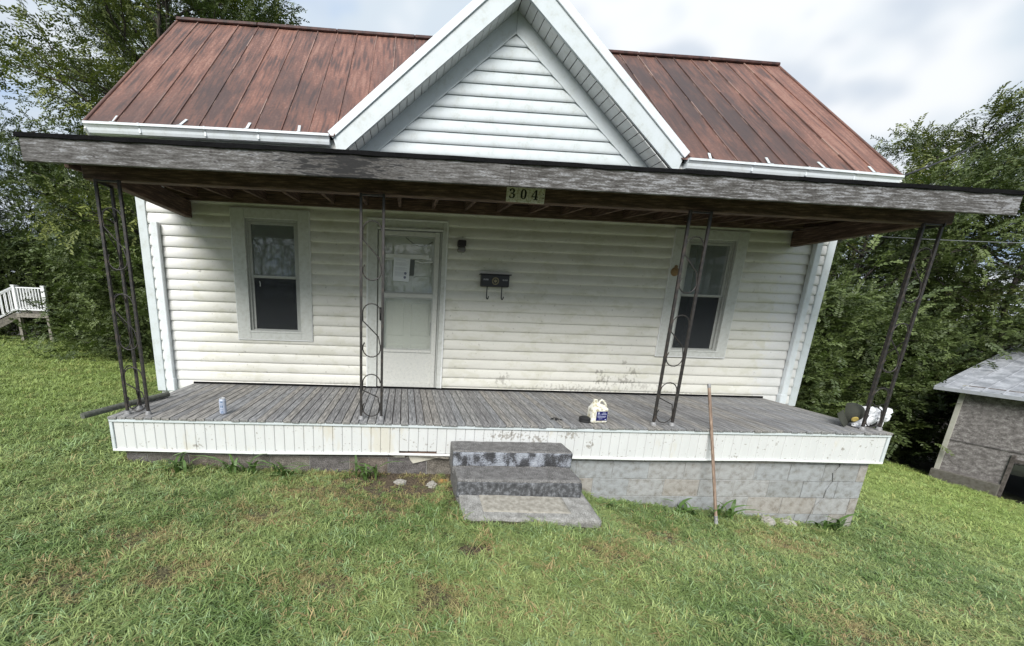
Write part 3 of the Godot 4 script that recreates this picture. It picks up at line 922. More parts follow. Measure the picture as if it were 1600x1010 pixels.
func make_roof(house: Node) -> void:
	var mat := uv_mat(roof_image(), 0.62)
	mat.albedo_color = Color(1.0, 0.985, 0.96)
	var roof := put("main_roof", roof_core(), M.room, house)
	var up := Vector3(0, EZ - RZ, 2.23).normalized()
	for i in 32:
		var x0 := -4.72 + 9.56 * i / 32.0; var x1 := -4.72 + 9.56 * (i + 1) / 32.0
		var mb := MB.new()
		var nx := 3
		var ny := 8
		var P := func(u: float, t: float, lift: float) -> Vector3:
			var x := lerpf(x0, x1, u)
			var z0 := minf(EZ, valley_z(x) + (0.05 if absf(x) < 2.02 else 0.0))
			var z := lerpf(z0, RZ, t)
			var w := bump.get_noise_2d(x * 6.0 + 50.0, z * 4.0) * 0.006 * sin(PI * u)
			return Vector3(x, roof_y(x, z), z) + up * (lift + w)
		var T := func(p: Vector3) -> Vector2:
			return Vector2((p.x + 4.72) / 9.56, (p.z - RZ) / (EZ - RZ))
		for j in ny:
			for k in nx:
				var q := [P.call(float(k) / nx, float(j) / ny, 0.0), P.call(float(k + 1) / nx, float(j) / ny, 0.0), P.call(float(k + 1) / nx, float(j + 1) / ny, 0.0), P.call(float(k) / nx, float(j + 1) / ny, 0.0)]
				for ii in [0, 2, 1, 0, 3, 2]:
					mb._p(q[ii], up, T.call(q[ii]))
		# standing seam on the left edge, and the turned-down eave lip
		for j in ny:
			for s in 1:
				var a0: Vector3 = P.call(0.0, float(j) / ny, 0.0); var a1: Vector3 = P.call(0.0, float(j + 1) / ny, 0.0)
				var hgt := up * (0.013 + 0.003 * sin(i * 3.0))
				var sx := Vector3(0.006, 0, 0)
				var quads := [[a0 - sx, a1 - sx, a1 - sx + hgt, a0 - sx + hgt, Vector3.LEFT], [a1 + sx, a0 + sx, a0 + sx + hgt, a1 + sx + hgt, Vector3.RIGHT], [a0 - sx + hgt, a1 - sx + hgt, a1 + sx + hgt, a0 + sx + hgt, up]]
				for q in quads:
					for ii in [0, 1, 2, 0, 2, 3]:
						mb._p(q[ii], q[4], T.call(a0))
		if absf((x0 + x1) / 2) > 2.2:
			var e0: Vector3 = P.call(0.0, 0.0, 0.0); var e1: Vector3 = P.call(1.0, 0.0, 0.0)
			var dn := Vector3(0, -0.022, 0)
			var q := [e0 + dn, e1 + dn, e1, e0]
			for ii in [0, 2, 1, 0, 3, 2]:
				mb._p(q[ii], Vector3.BACK, T.call(e0))
		put("roof_panel", mb, mat, roof)
	var cap := MB.new()
	for s in 8:
		var xa := -4.74 + 9.6 * s / 8.0; var xb := xa + 9.6 / 8.0
		cap.bar(Vector3(xa, 5.185 + 0.004 * sin(s * 2.0), RZ), Vector3(xb, 5.185 + 0.004 * sin(s * 2.0 + 2.0), RZ), 0.05, 0.09, 0.012)
	put("ridge_cap", cap, tinted(M.gable_rust, Color(0.6, 0.55, 0.55)), roof)
	for s in [[-4.73, -1.0], [4.85, 1.0]]:   # rake trim down both ends
		var mb := MB.new()
		mb.U = Vector3(0, 0, 0.3); mb.V = Vector3(0, 0.3, 0); mb.o = Vector2(0.93, 0.3)
		mb.bar(Vector3(s[0], roof_y(s[0], EZ) + 0.002, EZ), Vector3(s[0], roof_y(s[0], RZ), RZ), 0.03, 0.035, 0.005)
		put("rake_edge", mb, mat, roof)
		mb = MB.new()
		mb.bar(Vector3(s[0] - s[1] * 0.02, roof_y(s[0], EZ) - 0.1, EZ - 0.02), Vector3(s[0] - s[1] * 0.02, roof_y(s[0], RZ) - 0.1, RZ), 0.02, 0.13, 0.004)
		put("rake_board", mb, M.trim, roof)

func roof_core() -> MB:   # the boarding under the metal, both slopes
	var mb := MB.new()
	for s in [[-4.7, -2.05], [2.07, 4.83], [-2.05, 2.07]]:
		var z0 := 0.3 if absf(s[0] + s[1]) > 0.5 else -0.25
		var a := Vector3(s[0], roof_y(s[0], z0) - 0.045, z0); var b := Vector3(s[1], roof_y(s[1], z0) - 0.045, z0)
		var c := Vector3(s[1], 5.12, RZ); var d := Vector3(s[0], 5.12, RZ)
		mb.quad(a, b, c, d)
		var k := Vector3(0, -0.03, 0)
		mb.quad(d + k, c + k, b + k, a + k)
	mb.quad(Vector3(-4.7, 5.14, RZ), Vector3(4.83, 5.14, RZ), Vector3(4.83, 2.9, -4.3), Vector3(-4.7, 2.9, -4.3))
	mb.quad(Vector3(-4.7, 5.1, RZ), Vector3(-4.7, 2.86, -4.3), Vector3(4.83, 2.86, -4.3), Vector3(4.83, 5.1, RZ))
	return mb

func gable_line(apex: float, m: float, x: float) -> float:
	return apex - m * absf(x - 0.01)

func make_gable(house: Node) -> void:
	var mb := MB.new()
	mb.prism(PackedVector2Array([Vector2(-2.0, 2.7), Vector2(2.02, 2.7), Vector2(2.02, 2.74), Vector2(0.01, 4.46), Vector2(-2.0, 2.74)]), -0.1, 0.0)
	var gable := put("front_gable", mb, M.trim_clean, house)
	# lapped boards inside the triangle
	var m := 0.825
	var apex := 4.218
	var k := 0
	var y := 2.78
	while y < apex - 0.01:
		var y1 := minf(y + 0.1318, apex)
		mb = MB.new()
		mb.U = Vector3(1 / 9.1, 0, 0); mb.V = Vector3(0, -1 / 3.15, 0); mb.o = Vector2(0.5, 1.2)
		lap_board(mb, func(q): return 0.012 - (apex - q) / m, func(q): return 0.012 + (apex - q) / m, y, y1, 0.0, 1.0, 0.028)
		put("siding_board", mb, M.trim_clean, gable)
		y += 0.1318
	# wide flat frieze boards beside it
	for s in [-1.0, 1.0]:
		mb = MB.new()
		var lo := 2.72
		var pts := PackedVector2Array([Vector2(0.012, apex + 0.01), Vector2(0.012 + s * (apex + 0.01 - lo) / m, lo), Vector2(0.01 + s * (4.5 - lo) / GM, lo), Vector2(0.012, 4.5)])
		for i in pts.size():
			if i == 0 or i == 3:
				pts[i].x += s * 0.0015
		mb.prism(pts, 0.0, 0.05)
		put("frieze_board", mb, M.trim_clean, gable)
		mb = MB.new()   # slim channel between boards and frieze
		mb.bar(Vector3(0.012, apex + 0.004, 0.052), Vector3(0.012 + s * (apex - 2.72) / m, 2.724, 0.052), 0.016, 0.014, 0.003)
		put("trim_channel", mb, M.trim_clean, gable)
		# soffit of short boards under the overhang
		var n := 24
		for i in n:
			var t0 := i * 0.108 + 0.01
			var dirv := Vector3(s, -GM, 0).normalized()
			var pa := Vector3(0.01, 4.455, 0.0) + dirv * t0; var pb := Vector3(0.01, 4.455, 0.0) + dirv * (t0 + 0.1)
			if pb.y < 2.73:
				break
			mb = MB.new()
			mb.bar(Vector3(pa.x, pa.y, 0.175), Vector3(pb.x, pb.y, 0.175), 0.25, 0.014, 0.003, Vector3(0, 0, 1))
			put("soffit_board", mb, M.trim, gable)
		# barge board on the front edge
		mb = MB.new()
		var top := GA - 0.035
		var low := 4.44
		var fx: float = s * 2.07
		mb.prism(PackedVector2Array([Vector2(0.01 + s * 0.001, top), Vector2(0.01 + fx, gable_line(top, GM, fx)), Vector2(0.01 + s * 2.0, gable_line(low, 0.84, s * 2.0)), Vector2(0.01 + s * 1.955, gable_line(low, 0.835, s * 1.955)), Vector2(0.01 + s * 0.001, low)]), 0.3, 0.33)
		put("barge_board", mb, M.trim_clean, gable)
		mb = MB.new()   # drip edge above it
		mb.bar(Vector3(0.01, GA - 0.03, 0.34), Vector3(0.01 + s * 2.09, gable_line(GA - 0.03, GM, s * 2.09), 0.34), 0.02, 0.085, 0.004, Vector3(0, 0, 1))
		put("drip_edge", mb, M.gutter, gable)
		mb = MB.new()   # the slope of the gable roof
		var q := []
		var nn := Vector3(s * GM, 1, 0).normalized()
		var f := 0.328
		var A := Vector3(0.01, GA, f); var B := Vector3(0.01 + s * 2.1, gable_line(GA, GM, s * 2.1), f)
		var C := Vector3(0.01, GA, -1.6); var D := Vector3(0.01 + s * 2.1, gable_line(GA, GM, s * 2.1), 0.2)
		mb.U = Vector3(0, 0, 0.25); mb.V = Vector3(0.2, 0, 0); mb.o = Vector2(0.3, 0.5)
		if s > 0.0:
			mb.quad(A, B, D, C)
		else:
			mb.quad(B, A, C, D)
		var dn := Vector3(0, -0.04, 0)
		if s > 0.0:
			mb.quad(B + dn, A + dn, C + dn, D + dn); mb.quad(A + dn, B + dn, B, A)
		else:
			mb.quad(A + dn, B + dn, D + dn, C + dn); mb.quad(B + dn, A + dn, A, B)
		put("gable_roof_slope", mb, M.gable_rust, gable)
		mb = MB.new()   # return at the foot of the overhang
		mb.box(Vector3(0.01 + s * 2.02, gable_line(low, 0.84, s * 2.02) + 0.09, 0.15), Vector3(0.03, 0.22, 0.3), 0.003)
		put("overhang_end", mb, M.trim, gable)

func make_gutters(house: Node) -> void:
	var straps := [[[168, 184, -4.43], [276, 193, -3.72], [383, 201, -3.0], [469, 205, -2.43]], [[0, 0, 2.4], [0, 0, 3.14], [0, 0, 3.85], [0, 0, 4.5]]]
	var ends := [[-4.72, -2.09], [2.11, 4.84]]
	# K shaped section, in (z, y) from the back top edge
	var sec := [Vector2(0.0, 0.0), Vector2(0.0, -0.1), Vector2(0.075, -0.1), Vector2(0.085, -0.075), Vector2(0.09, -0.05), Vector2(0.105, -0.03), Vector2(0.115, -0.024), Vector2(0.115, 0.0), Vector2(0.1, 0.0), Vector2(0.1, -0.012)]
	for g in 2:
		var mb := MB.new()
		var n := 10
		for k in n:
			var xa := lerpf(ends[g][0], ends[g][1], float(k) / n); var xb := lerpf(ends[g][0], ends[g][1], float(k + 1) / n)
			for i in sec.size() - 1:
				var p: Vector2 = sec[i]; var q: Vector2 = sec[i + 1]
				var ya := eave_y(xa); var yb := eave_y(xb)
				mb.quad(Vector3(xb, yb + p.y, 0.275 + p.x), Vector3(xa, ya + p.y, 0.275 + p.x), Vector3(xa, ya + q.y, 0.275 + q.x), Vector3(xb, yb + q.y, 0.275 + q.x))
		for e in ends[g]:
			var pts := PackedVector2Array()
			for i in 8:
				pts.append(Vector2(sec[i].x, sec[i].y))
			var keep := mb.xf
			mb.xf = Transform3D(Basis(Vector3(0, 0, 1), Vector3.UP, Vector3(-1, 0, 0)), Vector3(e, eave_y(e), 0.275))
			mb.prism(pts, -0.002, 0.002)
			mb.xf = keep
		var gut := put("gutter", mb, M.gutter, house)
		for s in straps[g]:
			mb = MB.new()
			var x: float = s[2]
			var lean := rng.randf_range(-0.02, 0.05)
			mb.bar(Vector3(x, eave_y(x) + 0.004, 0.385), Vector3(x, roof_y(x, 0.33) + 0.012, 0.33), 0.03, 0.004)
			mb.bar(Vector3(x, roof_y(x, 0.33) + 0.012, 0.33), Vector3(x + lean, roof_y(x, 0.24) + 0.014, 0.24), 0.03, 0.006)
			put("strap", mb, M.trim_clean, gut)
		for k in 3:
			mb = MB.new()
			var x := lerpf(ends[g][0], ends[g][1], (k + 1) / 4.0 + rng.randf_range(-0.05, 0.05))
			mb.box(Vector3(x, eave_y(x) - 0.012, 0.391), Vector3(0.02, 0.03, 0.006))
			mb.box(Vector3(x, eave_y(x) - 0.065, 0.366), Vector3(0.02, 0.045, 0.006))
			put("seam_clip", mb, M.gutter, gut)

# ------------------------------------------------------------------ porch
const DL := -4.0
const DR := 4.04
const DZ := 1.66

func make_porch_base() -> void:
	var porch := thing("porch", "low grey plank porch with a white beaded skirt on concrete blocks", "porch")
	var mb := MB.new()
	mb.box(Vector3(0.02, -0.09, 0.82), Vector3(7.9, 0.12, 1.56))
	var floor_ := put("porch_floor", mb, M.beam_x, porch)
	var n := 98
	var w := (DR - DL) / n
	for i in n:
		mb = MB.new()
		var x := DL + w * (i + 0.5)
		var lift := rng.randf_range(-0.002, 0.002)
		var over := rng.randf_range(-0.006, 0.008)
		var z1 := DZ + 0.022 + over
		mb.xf = Transform3D(Basis(Vector3(0, 0, 1), rng.randf_range(-0.012, 0.012)), Vector3(x, -0.012 + lift, 0))
		mb.box(Vector3(0, 0, (z1 + 0.03) / 2), Vector3(w - rng.randf_range(0.004, 0.008), 0.024, z1 - 0.03), 0.003)
		put("floor_board", mb, pick([M.deck_0, M.deck_1, M.deck_2, M.deck_3, M.deck_4]), floor_)
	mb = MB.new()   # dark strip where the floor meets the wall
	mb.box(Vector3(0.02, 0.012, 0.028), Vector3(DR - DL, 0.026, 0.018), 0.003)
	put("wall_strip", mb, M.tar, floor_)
	# skirt: white beaded boards between two trims
	mb = MB.new()
	mb.box(Vector3(0.02, -0.19, DZ - 0.045), Vector3(DR - DL - 0.06, 0.3, 0.04))
	var skirt := put("skirt", mb, M.beam_x, porch)
	var sm := uv_mat(skirt_image(), 0.5)
	var nb := 84
	var bw := (DR - DL - 0.06) / nb
	for i in nb:
		mb = MB.new()
		mb.U = Vector3(1.0 / 8.04, 0, 0); mb.V = Vector3(0, -1.0 / 0.4, 0); mb.o = Vector2(-DL / 8.04, 0.0)
		var x := DL + 0.03 + bw * (i + 0.5)
		var lo := -0.335 - 0.008 * sin(x * 1.7) + (0.02 if x > -1.25 and x < -0.8 else 0.0)
		mb.box(Vector3(x, (lo - 0.045) / 2 - 0.0, DZ - 0.012 + rng.randf_range(-0.001, 0.001)), Vector3(bw - 0.002, -0.045 - lo, 0.018), 0.005)
		put("beaded_board", mb, sm, skirt)
	mb = MB.new()
	for s in 4:
		var xa := DL + 8.04 * s / 4.0; var xb := xa + 8.04 / 4.0
		mb.bar(Vector3(xa, -0.038 + 0.003 * sin(s * 2.0), DZ + 0.003), Vector3(xb - 0.002, -0.038 + 0.003 * sin(s * 2.0 + 1.3), DZ + 0.003), 0.03, 0.022, 0.003)
	put("top_trim", mb, M.trim_clean, skirt)
	mb = MB.new()
	for s in 6:
		var xa := DL + 8.04 * s / 6.0; var xb := xa + 8.04 / 6.0
		mb.bar(Vector3(xa, -0.343 - 0.008 * sin(xa * 1.7), DZ), Vector3(xb - 0.002, -0.343 - 0.008 * sin(xb * 1.7), DZ), 0.02, 0.024, 0.003)
	put("bottom_trim", mb, M.trim, skirt)
	for s in [DL + 0.012, DR - 0.012]:
		mb = MB.new()
		mb.box(Vector3(s, -0.195, DZ - 0.008), Vector3(0.03, 0.31, 0.03), 0.003)
		mb.box(Vector3(s, -0.195, 0.82), Vector3(0.018, 0.3, 1.6))
		put("end_board", mb, M.trim_clean, skirt)
	# block wall under it; the right end has cracked through
	mb = MB.new()
	mb.box(Vector3(-0.33, -1.2, 1.55), Vector3(7.16, 1.7, 0.09))
	var base := put("block_wall", mb, M.mortar, porch)
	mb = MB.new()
	mb.box(Vector3(3.6, -1.2, 1.5), Vector3(0.7, 1.7, 0.04))  # black backing, painting in the shade inside the crack
	put("crack_shade", mb, M.tar, base)
	var crack := [Vector2(3.62, -0.3), Vector2(3.63, -0.42), Vector2(3.575, -0.5), Vector2(3.6, -0.6), Vector2(3.555, -0.7), Vector2(3.55, -0.8), Vector2(3.46, -0.92), Vector2(3.44, -1.02), Vector2(3.41, -1.2), Vector2(3.4, -1.6)]
	for row in 8:
		var y1 := -0.2 - 0.2 * row
		var y0 := y1 - 0.2
		var x := -3.93 + (0.2 if row % 2 == 1 else 0.0)
		if row % 2 == 1:
			add_block(base, -3.93, -3.73, y0, y1, crack)
		while x < 3.97:
			add_block(base, x, minf(x + 0.4, 3.97), y0, y1, crack)
			x += 0.4
	for s in [[-3.93, 0], [3.97, 1]]:   # returns along both sides
		for row in 8:
			for k in 4:
				mb = MB.new()
				mb.box(Vector3(s[0] + (0.06 if s[1] == 0 else -0.06), -0.3 - 0.2 * row, 1.3 - 0.4 * k), Vector3(0.12, 0.192, 0.392), 0.005)
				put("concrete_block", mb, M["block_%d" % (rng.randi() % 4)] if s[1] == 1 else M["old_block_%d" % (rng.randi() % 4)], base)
	# broken plaster sheet and a loose lath beside the steps
	mb = MB.new()
	mb.prism(PackedVector2Array([Vector2(-1.32, -0.34), Vector2(-1.15, -0.35), Vector2(-1.16, -0.39), Vector2(-1.25, -0.39), Vector2(-1.3, -0.37)]), 1.602, 1.615)
	mb.prism(PackedVector2Array([Vector2(-1.13, -0.35), Vector2(-0.8, -0.355), Vector2(-0.78, -0.38), Vector2(-1.07, -0.455), Vector2(-1.1, -0.42)]), 1.602, 1.615)
	put("broken_plaster", mb, M.plaster, base)
	mb = MB.new()
	mb.bar(Vector3(-1.05, -0.345, 1.655), Vector3(-0.71, -0.372, 1.665), 0.016, 0.014)
	put("loose_lath", mb, M.old_wood, base)

func add_block(base: Node, x0: float, x1: float, y0: float, y1: float, crack: Array) -> void:
	if x1 - x0 < 0.03:
		return
	var g := 0.003
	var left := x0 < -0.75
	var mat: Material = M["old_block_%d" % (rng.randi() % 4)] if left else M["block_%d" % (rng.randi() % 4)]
	var z1 := 1.6 + rng.randf_range(-0.002, 0.002)
	if x1 > 3.3:
		var pts := PackedVector2Array([Vector2(x0 + g, y0 + g), Vector2(x1 - g, y0 + g), Vector2(x1 - g, y1 - g), Vector2(x0 + g, y1 - g)])
		for s in [-1.0, 1.0]:
			var half := PackedVector2Array()
			for p in crack:
				half.append(p + Vector2(s * (0.004 + 0.004 * absf(sin(p.y * 31.0))), 0))
			half.append(Vector2(s * 9.0, -1.6)); half.append(Vector2(s * 9.0, -0.3 + 0.3)); half.append(Vector2(3.62 + s * 0.004, 0.0))
			for poly in Geometry2D.intersect_polygons(pts, half):
				var mb := MB.new()
				mb.prism(poly, z1 - 0.07, z1 + (0.004 if s > 0.0 else 0.0))
				put("concrete_block", mb, mat, base)
		return
	var mb := MB.new()
	mb.box(Vector3((x0 + x1) / 2, (y0 + y1) / 2, z1 - 0.035), Vector3(x1 - x0 - 2 * g, y1 - y0 - 2 * g, 0.07), 0.003)
	put("concrete_block", mb, mat, base)

func skirt_image() -> Image:
	var w := 1600
	var h := 80
	var a := noise(101, 0.03, 4)
	var b := noise(102, 0.12, 3)
	var out := PackedByteArray()
	out.resize(w * h * 3)
	for j in h:
		var y := -0.4 * (j + 0.5) / h
		for i in w:
			var x := DL + 8.04 * (i + 0.5) / w
			var k := 0.61 + 0.03 * a.get_noise_2d(i, j * 0.4)
			var col := Color(k * 0.985, k, k * 0.99)
			var rusty := smoothstep(0.15, 0.6, a.get_noise_2d(i * 0.35 + 300.0, j * 0.12) + (0.12 if x < -0.9 else -0.2) + 0.25 * b.get_noise_2d(i, j * 0.3))
			col = col.lerp(Color(0.55, 0.5, 0.38), 0.5 * rusty)
			var chip := smoothstep(0.52, 0.62, b.get_noise_2d(i * 0.8, j * 1.1) + 0.35 * a.get_noise_2d(i * 0.3, j + 90.0) - 0.05)
			for c in [[0.55, -0.1, 0.12, 0.05], [0.75, -0.2, 0.04, 0.06], [-3.2, -0.29, 0.05, 0.03], [-0.1, -0.12, 0.25, 0.05], [0.2, -0.15, 0.12, 0.05], [3.55, -0.2, 0.03, 0.03], [2.35, -0.3, 0.03, 0.03], [3.4, -0.3, 0.02, 0.02]]:
				var q := Vector2((x - c[0]) / c[2], (y - c[1]) / c[3]).length()
				if q < 1.6:
					chip = maxf(chip, smoothstep(0.1, 0.3, 0.45 - q * 0.6 + 0.8 * b.get_noise_2d(i * 1.1, j * 1.1)))
			col = col.lerp(Color(0.27, 0.25, 0.22), 0.8 * chip).linear_to_srgb()
			var o := (j * w + i) * 3
			out[o] = int(col.r * 255.0); out[o + 1] = int(col.g * 255.0); out[o + 2] = int(col.b * 255.0)
	return Image.create_from_data(w, h, false, Image.FORMAT_RGB8, out)

func fascia_image() -> Image:
	var w := 2048
	var h := 64
	var g := noise(111, 0.05, 5)
	var f := noise(112, 0.28, 3)
	var b := noise(113, 0.008, 4)
	var knots := []
	var r := RandomNumberGenerator.new()
	r.seed = 5
	for k in 70:
		knots.append(Vector3(r.randf() * w, r.randf_range(0.15, 0.8) * h, r.randf_range(2.0, 5.0)))
	var out := PackedByteArray()
	out.resize(w * h * 3)
	for j in h:
		for i in w:
			var x := -4.19 + 8.457 * (i + 0.5) / w
			var s := g.get_noise_2d(i * 0.4, j * 2.8)
			var q := f.get_noise_2d(i * 0.4, j * 2.2)
			var bl := b.get_noise_2d(i, j * 1.5)
			var t := clampf(0.5 + 0.9 * s + 0.6 * q + 0.3 * bl, 0.0, 1.0)
			var col := Color(0.04, 0.036, 0.033).lerp(Color(0.165, 0.16, 0.158), t)
			col = col.lerp(Color(0.3, 0.305, 0.325), 0.65 * smoothstep(0.3, 0.5, s + 0.6 * q + 0.5 * bl + (0.1 if x > -0.35 else -0.12)))
			var burnt := smoothstep(0.0, 0.2, 0.36 - absf(x + 1.68) * 0.95 + 0.7 * s + 0.3 * bl)   # a blackened, peeling stretch
			col = col.lerp(Color(0.01, 0.0095, 0.01), 0.97 * burnt)
			for k in knots:
				var dx := absf(k.x - i)
				if dx < 9.0:
					var dd := Vector2(dx, (k.y - j) * 1.3).length()
					col = col.lerp(Color(0.035, 0.03, 0.03), 0.85 * smoothstep(k.z, k.z * 0.4, dd))
			col = col.linear_to_srgb()
			var o := (j * w + i) * 3
			out[o] = int(col.r * 255.0); out[o + 1] = int(col.g * 255.0); out[o + 2] = int(col.b * 255.0)
	return Image.create_from_data(w, h, false, Image.FORMAT_RGB8, out)

func porch_roof_y(z: float) -> float:   # underside of the boarding
	return 2.30 + (1.87 - z) * 0.082

func make_porch_roof() -> void:
	var roof := thing("porch_roof", "flat porch roof with a weathered grey fascia, dark beams and open rafters", "porch roof")
	var fm := uv_mat(fascia_image(), 0.85)
	# fascia in two lengths
	for s in [[-4.19, -0.352], [-0.349, 4.267]]:
		var mb := MB.new()
		mb.U = Vector3(1 / 8.457, 0, 0); mb.V = Vector3(0, -1 / 0.19, 0); mb.o = Vector2(4.19 / 8.457, 2.315 / 0.19)
		var n := 10
		for k in n:   # the long boards have bowed a little
			var xa := lerpf(s[0], s[1], float(k) / n); var xb := lerpf(s[0], s[1], float(k + 1) / n)
			var da := 0.012 * sin((xa + 4.2) * 0.37) - 0.006; var db := 0.012 * sin((xb + 4.2) * 0.37) - 0.006
			var A := Vector3(xa, 2.132 + da, 1.885); var B := Vector3(xb, 2.132 + db, 1.885)
			var up := Vector3(0, 0.172, 0); var back := Vector3(0, 0, -0.038)
			mb.quad(A, B, B + up, A + up)
			mb.quad(B + back, A + back, A + back + up, B + back + up)
			mb.quad(A + back, B + back, B, A)
			mb.quad(A + up, B + up, B + up + back, A + up + back)
			if k == 0:
				mb.quad(A + back, A, A + up, A + back + up)
			if k == n - 1:
				mb.quad(B, B + back, B + back + up, B + up)
		put("fascia_board", mb, fm, roof)
	var hb := MB.new()
	hb.box(Vector3(0.07, 2.175, 1.49), Vector3(8.15, 0.15, 0.09), 0.006)
	put("header_beam", hb, M.beam_x, roof)
	hb = MB.new()
	hb.box(Vector3(0.05, 2.27, 1.49), Vector3(8.3, 0.085, 0.06), 0.004)
	put("top_plate", hb, M.beam_x, roof)
	for x in [-3.86, 3.95]:
		hb = MB.new()
		hb.bar(Vector3(x, 2.185, 1.445), Vector3(x, 2.165, 0.035), 0.085, 0.19, 0.006, Vector3(1, 0, 0))
		put("side_beam", hb, M.beam_z, roof)
	hb = MB.new()
	hb.box(Vector3(0.045, 2.34, 0.04), Vector3(8.3, 0.14, 0.04), 0.004)
	put("ledger", hb, M.beam_x, roof)
	var x := -4.15
	while x < 4.26:
		hb = MB.new()
		hb.bar(Vector3(x, porch_roof_y(1.5) - 0.072, 1.5), Vector3(x, porch_roof_y(0.06) - 0.072, 0.06), 0.04, 0.14, 0.003, Vector3(1, 0, 0))
		hb.bar(Vector3(x, porch_roof_y(1.845) - 0.026, 1.845), Vector3(x, porch_roof_y(1.5) - 0.026, 1.5), 0.038, 0.05, 0.003, Vector3(1, 0, 0))
		put("rafter", hb, M.beam_z, roof)
		x += 0.4095
	for k in 10:   # roof boards above the rafters
		var za := 1.88 - 0.187 * k
		hb = MB.new()
		hb.bar(Vector3(-4.2, porch_roof_y(za - 0.092) + 0.012, za - 0.092), Vector3(4.27, porch_roof_y(za - 0.092) + 0.012, za - 0.092), 0.181, 0.021, 0.0, Vector3(0, -0.082, 1))
		put("roof_board", hb, M.beam_x, roof)
	hb = MB.new()   # rolled tar roofing, ragged along the front
	var n := 60
	var tz := func(k: int) -> float: return 1.895 + 0.012 * bump.get_noise_1d(k * 3.1) + 0.004
	for k in n:
		var xa := -4.215 + 8.51 * k / n; var xb := -4.215 + 8.51 * (k + 1) / n
		var ya := porch_roof_y(1.9) + 0.03 + 0.012 * sin((xa + 4.2) * 0.37) - 0.006; var yb := porch_roof_y(1.9) + 0.03 + 0.012 * sin((xb + 4.2) * 0.37) - 0.006
		var A := Vector3(xa, ya, tz.call(k)); var B := Vector3(xb, yb, tz.call(k + 1))
		var C := Vector3(xb, porch_roof_y(0.02) + 0.04, 0.02); var D := Vector3(xa, porch_roof_y(0.02) + 0.04, 0.02)
		var ra := Vector3(0, -0.032 - 0.008 * bump.get_noise_1d(k * 7.7), 0); var rb := Vector3(0, -0.032 - 0.008 * bump.get_noise_1d((k + 1) * 7.7), 0)
		hb.quad(A, B, C, D)
		hb.quad(A + ra, B + rb, B, A)
		hb.quad(B + rb, A + ra, A + ra + Vector3(0, 0, -0.012), B + rb + Vector3(0, 0, -0.012))
		if k == 0:
			hb.quad(D + Vector3(0, -0.03, 0), A + ra, A, D)
		if k == n - 1:
			hb.quad(B + rb, C + Vector3(0, -0.03, 0), C, B)
	put("tar_roofing", hb, M.tar, roof)

func scroll(mb: MB, c: Vector3, right: Vector3, w: float, top: float, bot: float, rad: float, depth: Vector3) -> void:   # a flat S shaped bar between two uprights
	var pts := []
	var r := w / 2.0
	for k in 9:   # over the top, from right to left
		var a := PI * k / 8.0
		pts.append(c + right * (r * cos(a)) + Vector3.UP * (top - r + r * sin(a)))
	pts.append(c + right * (-r * 0.97) + Vector3.UP * (top - r * 1.9))
	pts.append(c + right * (r * 0.75) + Vector3.UP * (bot + r * 2.3))
	for k in 11:   # and under the foot, curling up
		var a := -0.25 + (PI + 0.9) * k / 10.0
		pts.append(c + right * (r * cos(a)) + Vector3.UP * (bot + r - r * sin(a)))
	mb.tube(pts, rad, 6)

func flat_post(x: float, label: String) -> void:
	var t := thing("porch_post", label, "porch post", Vector3(x, 0.0, 1.57), "wrought iron porch posts")
	post_panel(t, Vector3.ZERO, Vector3.RIGHT, 0.203, true, true)

func post_panel(t: Node, c: Vector3, right: Vector3, w: float, first: bool, last: bool) -> void:
	for s in [-1.0, 1.0]:
		if (s < 0 and not first) or (s > 0 and not last):
			continue
		var mb := MB.new()
		var p: Vector3 = c + right * (s * w / 2)
		mb.box(p + Vector3(0, 1.05, 0), Vector3(0.024, 2.09, 0.024), 0.002)
		put("upright", mb, M.iron, t)
		mb = MB.new()
		mb.lathe([Vector2(0.0, 0.0), Vector2(0.03, 0.0), Vector2(0.028, 0.014), Vector2(0.018, 0.035), Vector2(0.0, 0.035)], p, 10)
		put("foot", mb, M.galv, t)
	for q in [[1.87, 1.35], [1.14, 0.63], [0.46, 0.03]]:
		var mb := MB.new()
		scroll(mb, c, right, w - 0.03, q[0], q[1], 0.0058, Vector3.BACK)
		put("scroll", mb, M.iron, t)
	var mb := MB.new()
	mb.bar(c + right * (-w / 2) + Vector3(0, 2.082, 0), c + right * (w / 2) + Vector3(0, 2.082, 0), 0.012, 0.03)
	put("top_bar", mb, M.iron, t)

func corner_post(x: float, inward: float, label: String) -> void:
	var t := thing("porch_post", label, "porch post", Vector3(x, 0.0, 1.57), "wrought iron porch posts")
	post_panel(t, Vector3.ZERO, Vector3.RIGHT, 0.195, true, true)
	post_panel(t, Vector3(-inward * 0.0975, 0, -0.1 if inward > 0.0 else -0.073), Vector3(0, 0, -1), 0.195, false, true)

func make_posts() -> void:
	corner_post(-3.78, 1.0, "black iron scroll post at the left front corner of the porch")
	flat_post(-1.507, "black iron scroll panel post standing in front of the door")
	flat_post(1.552, "black iron scroll panel post standing in front of the right window")
	corner_post(3.9, -1.0, "black iron scroll post at the right front corner beside the cap")

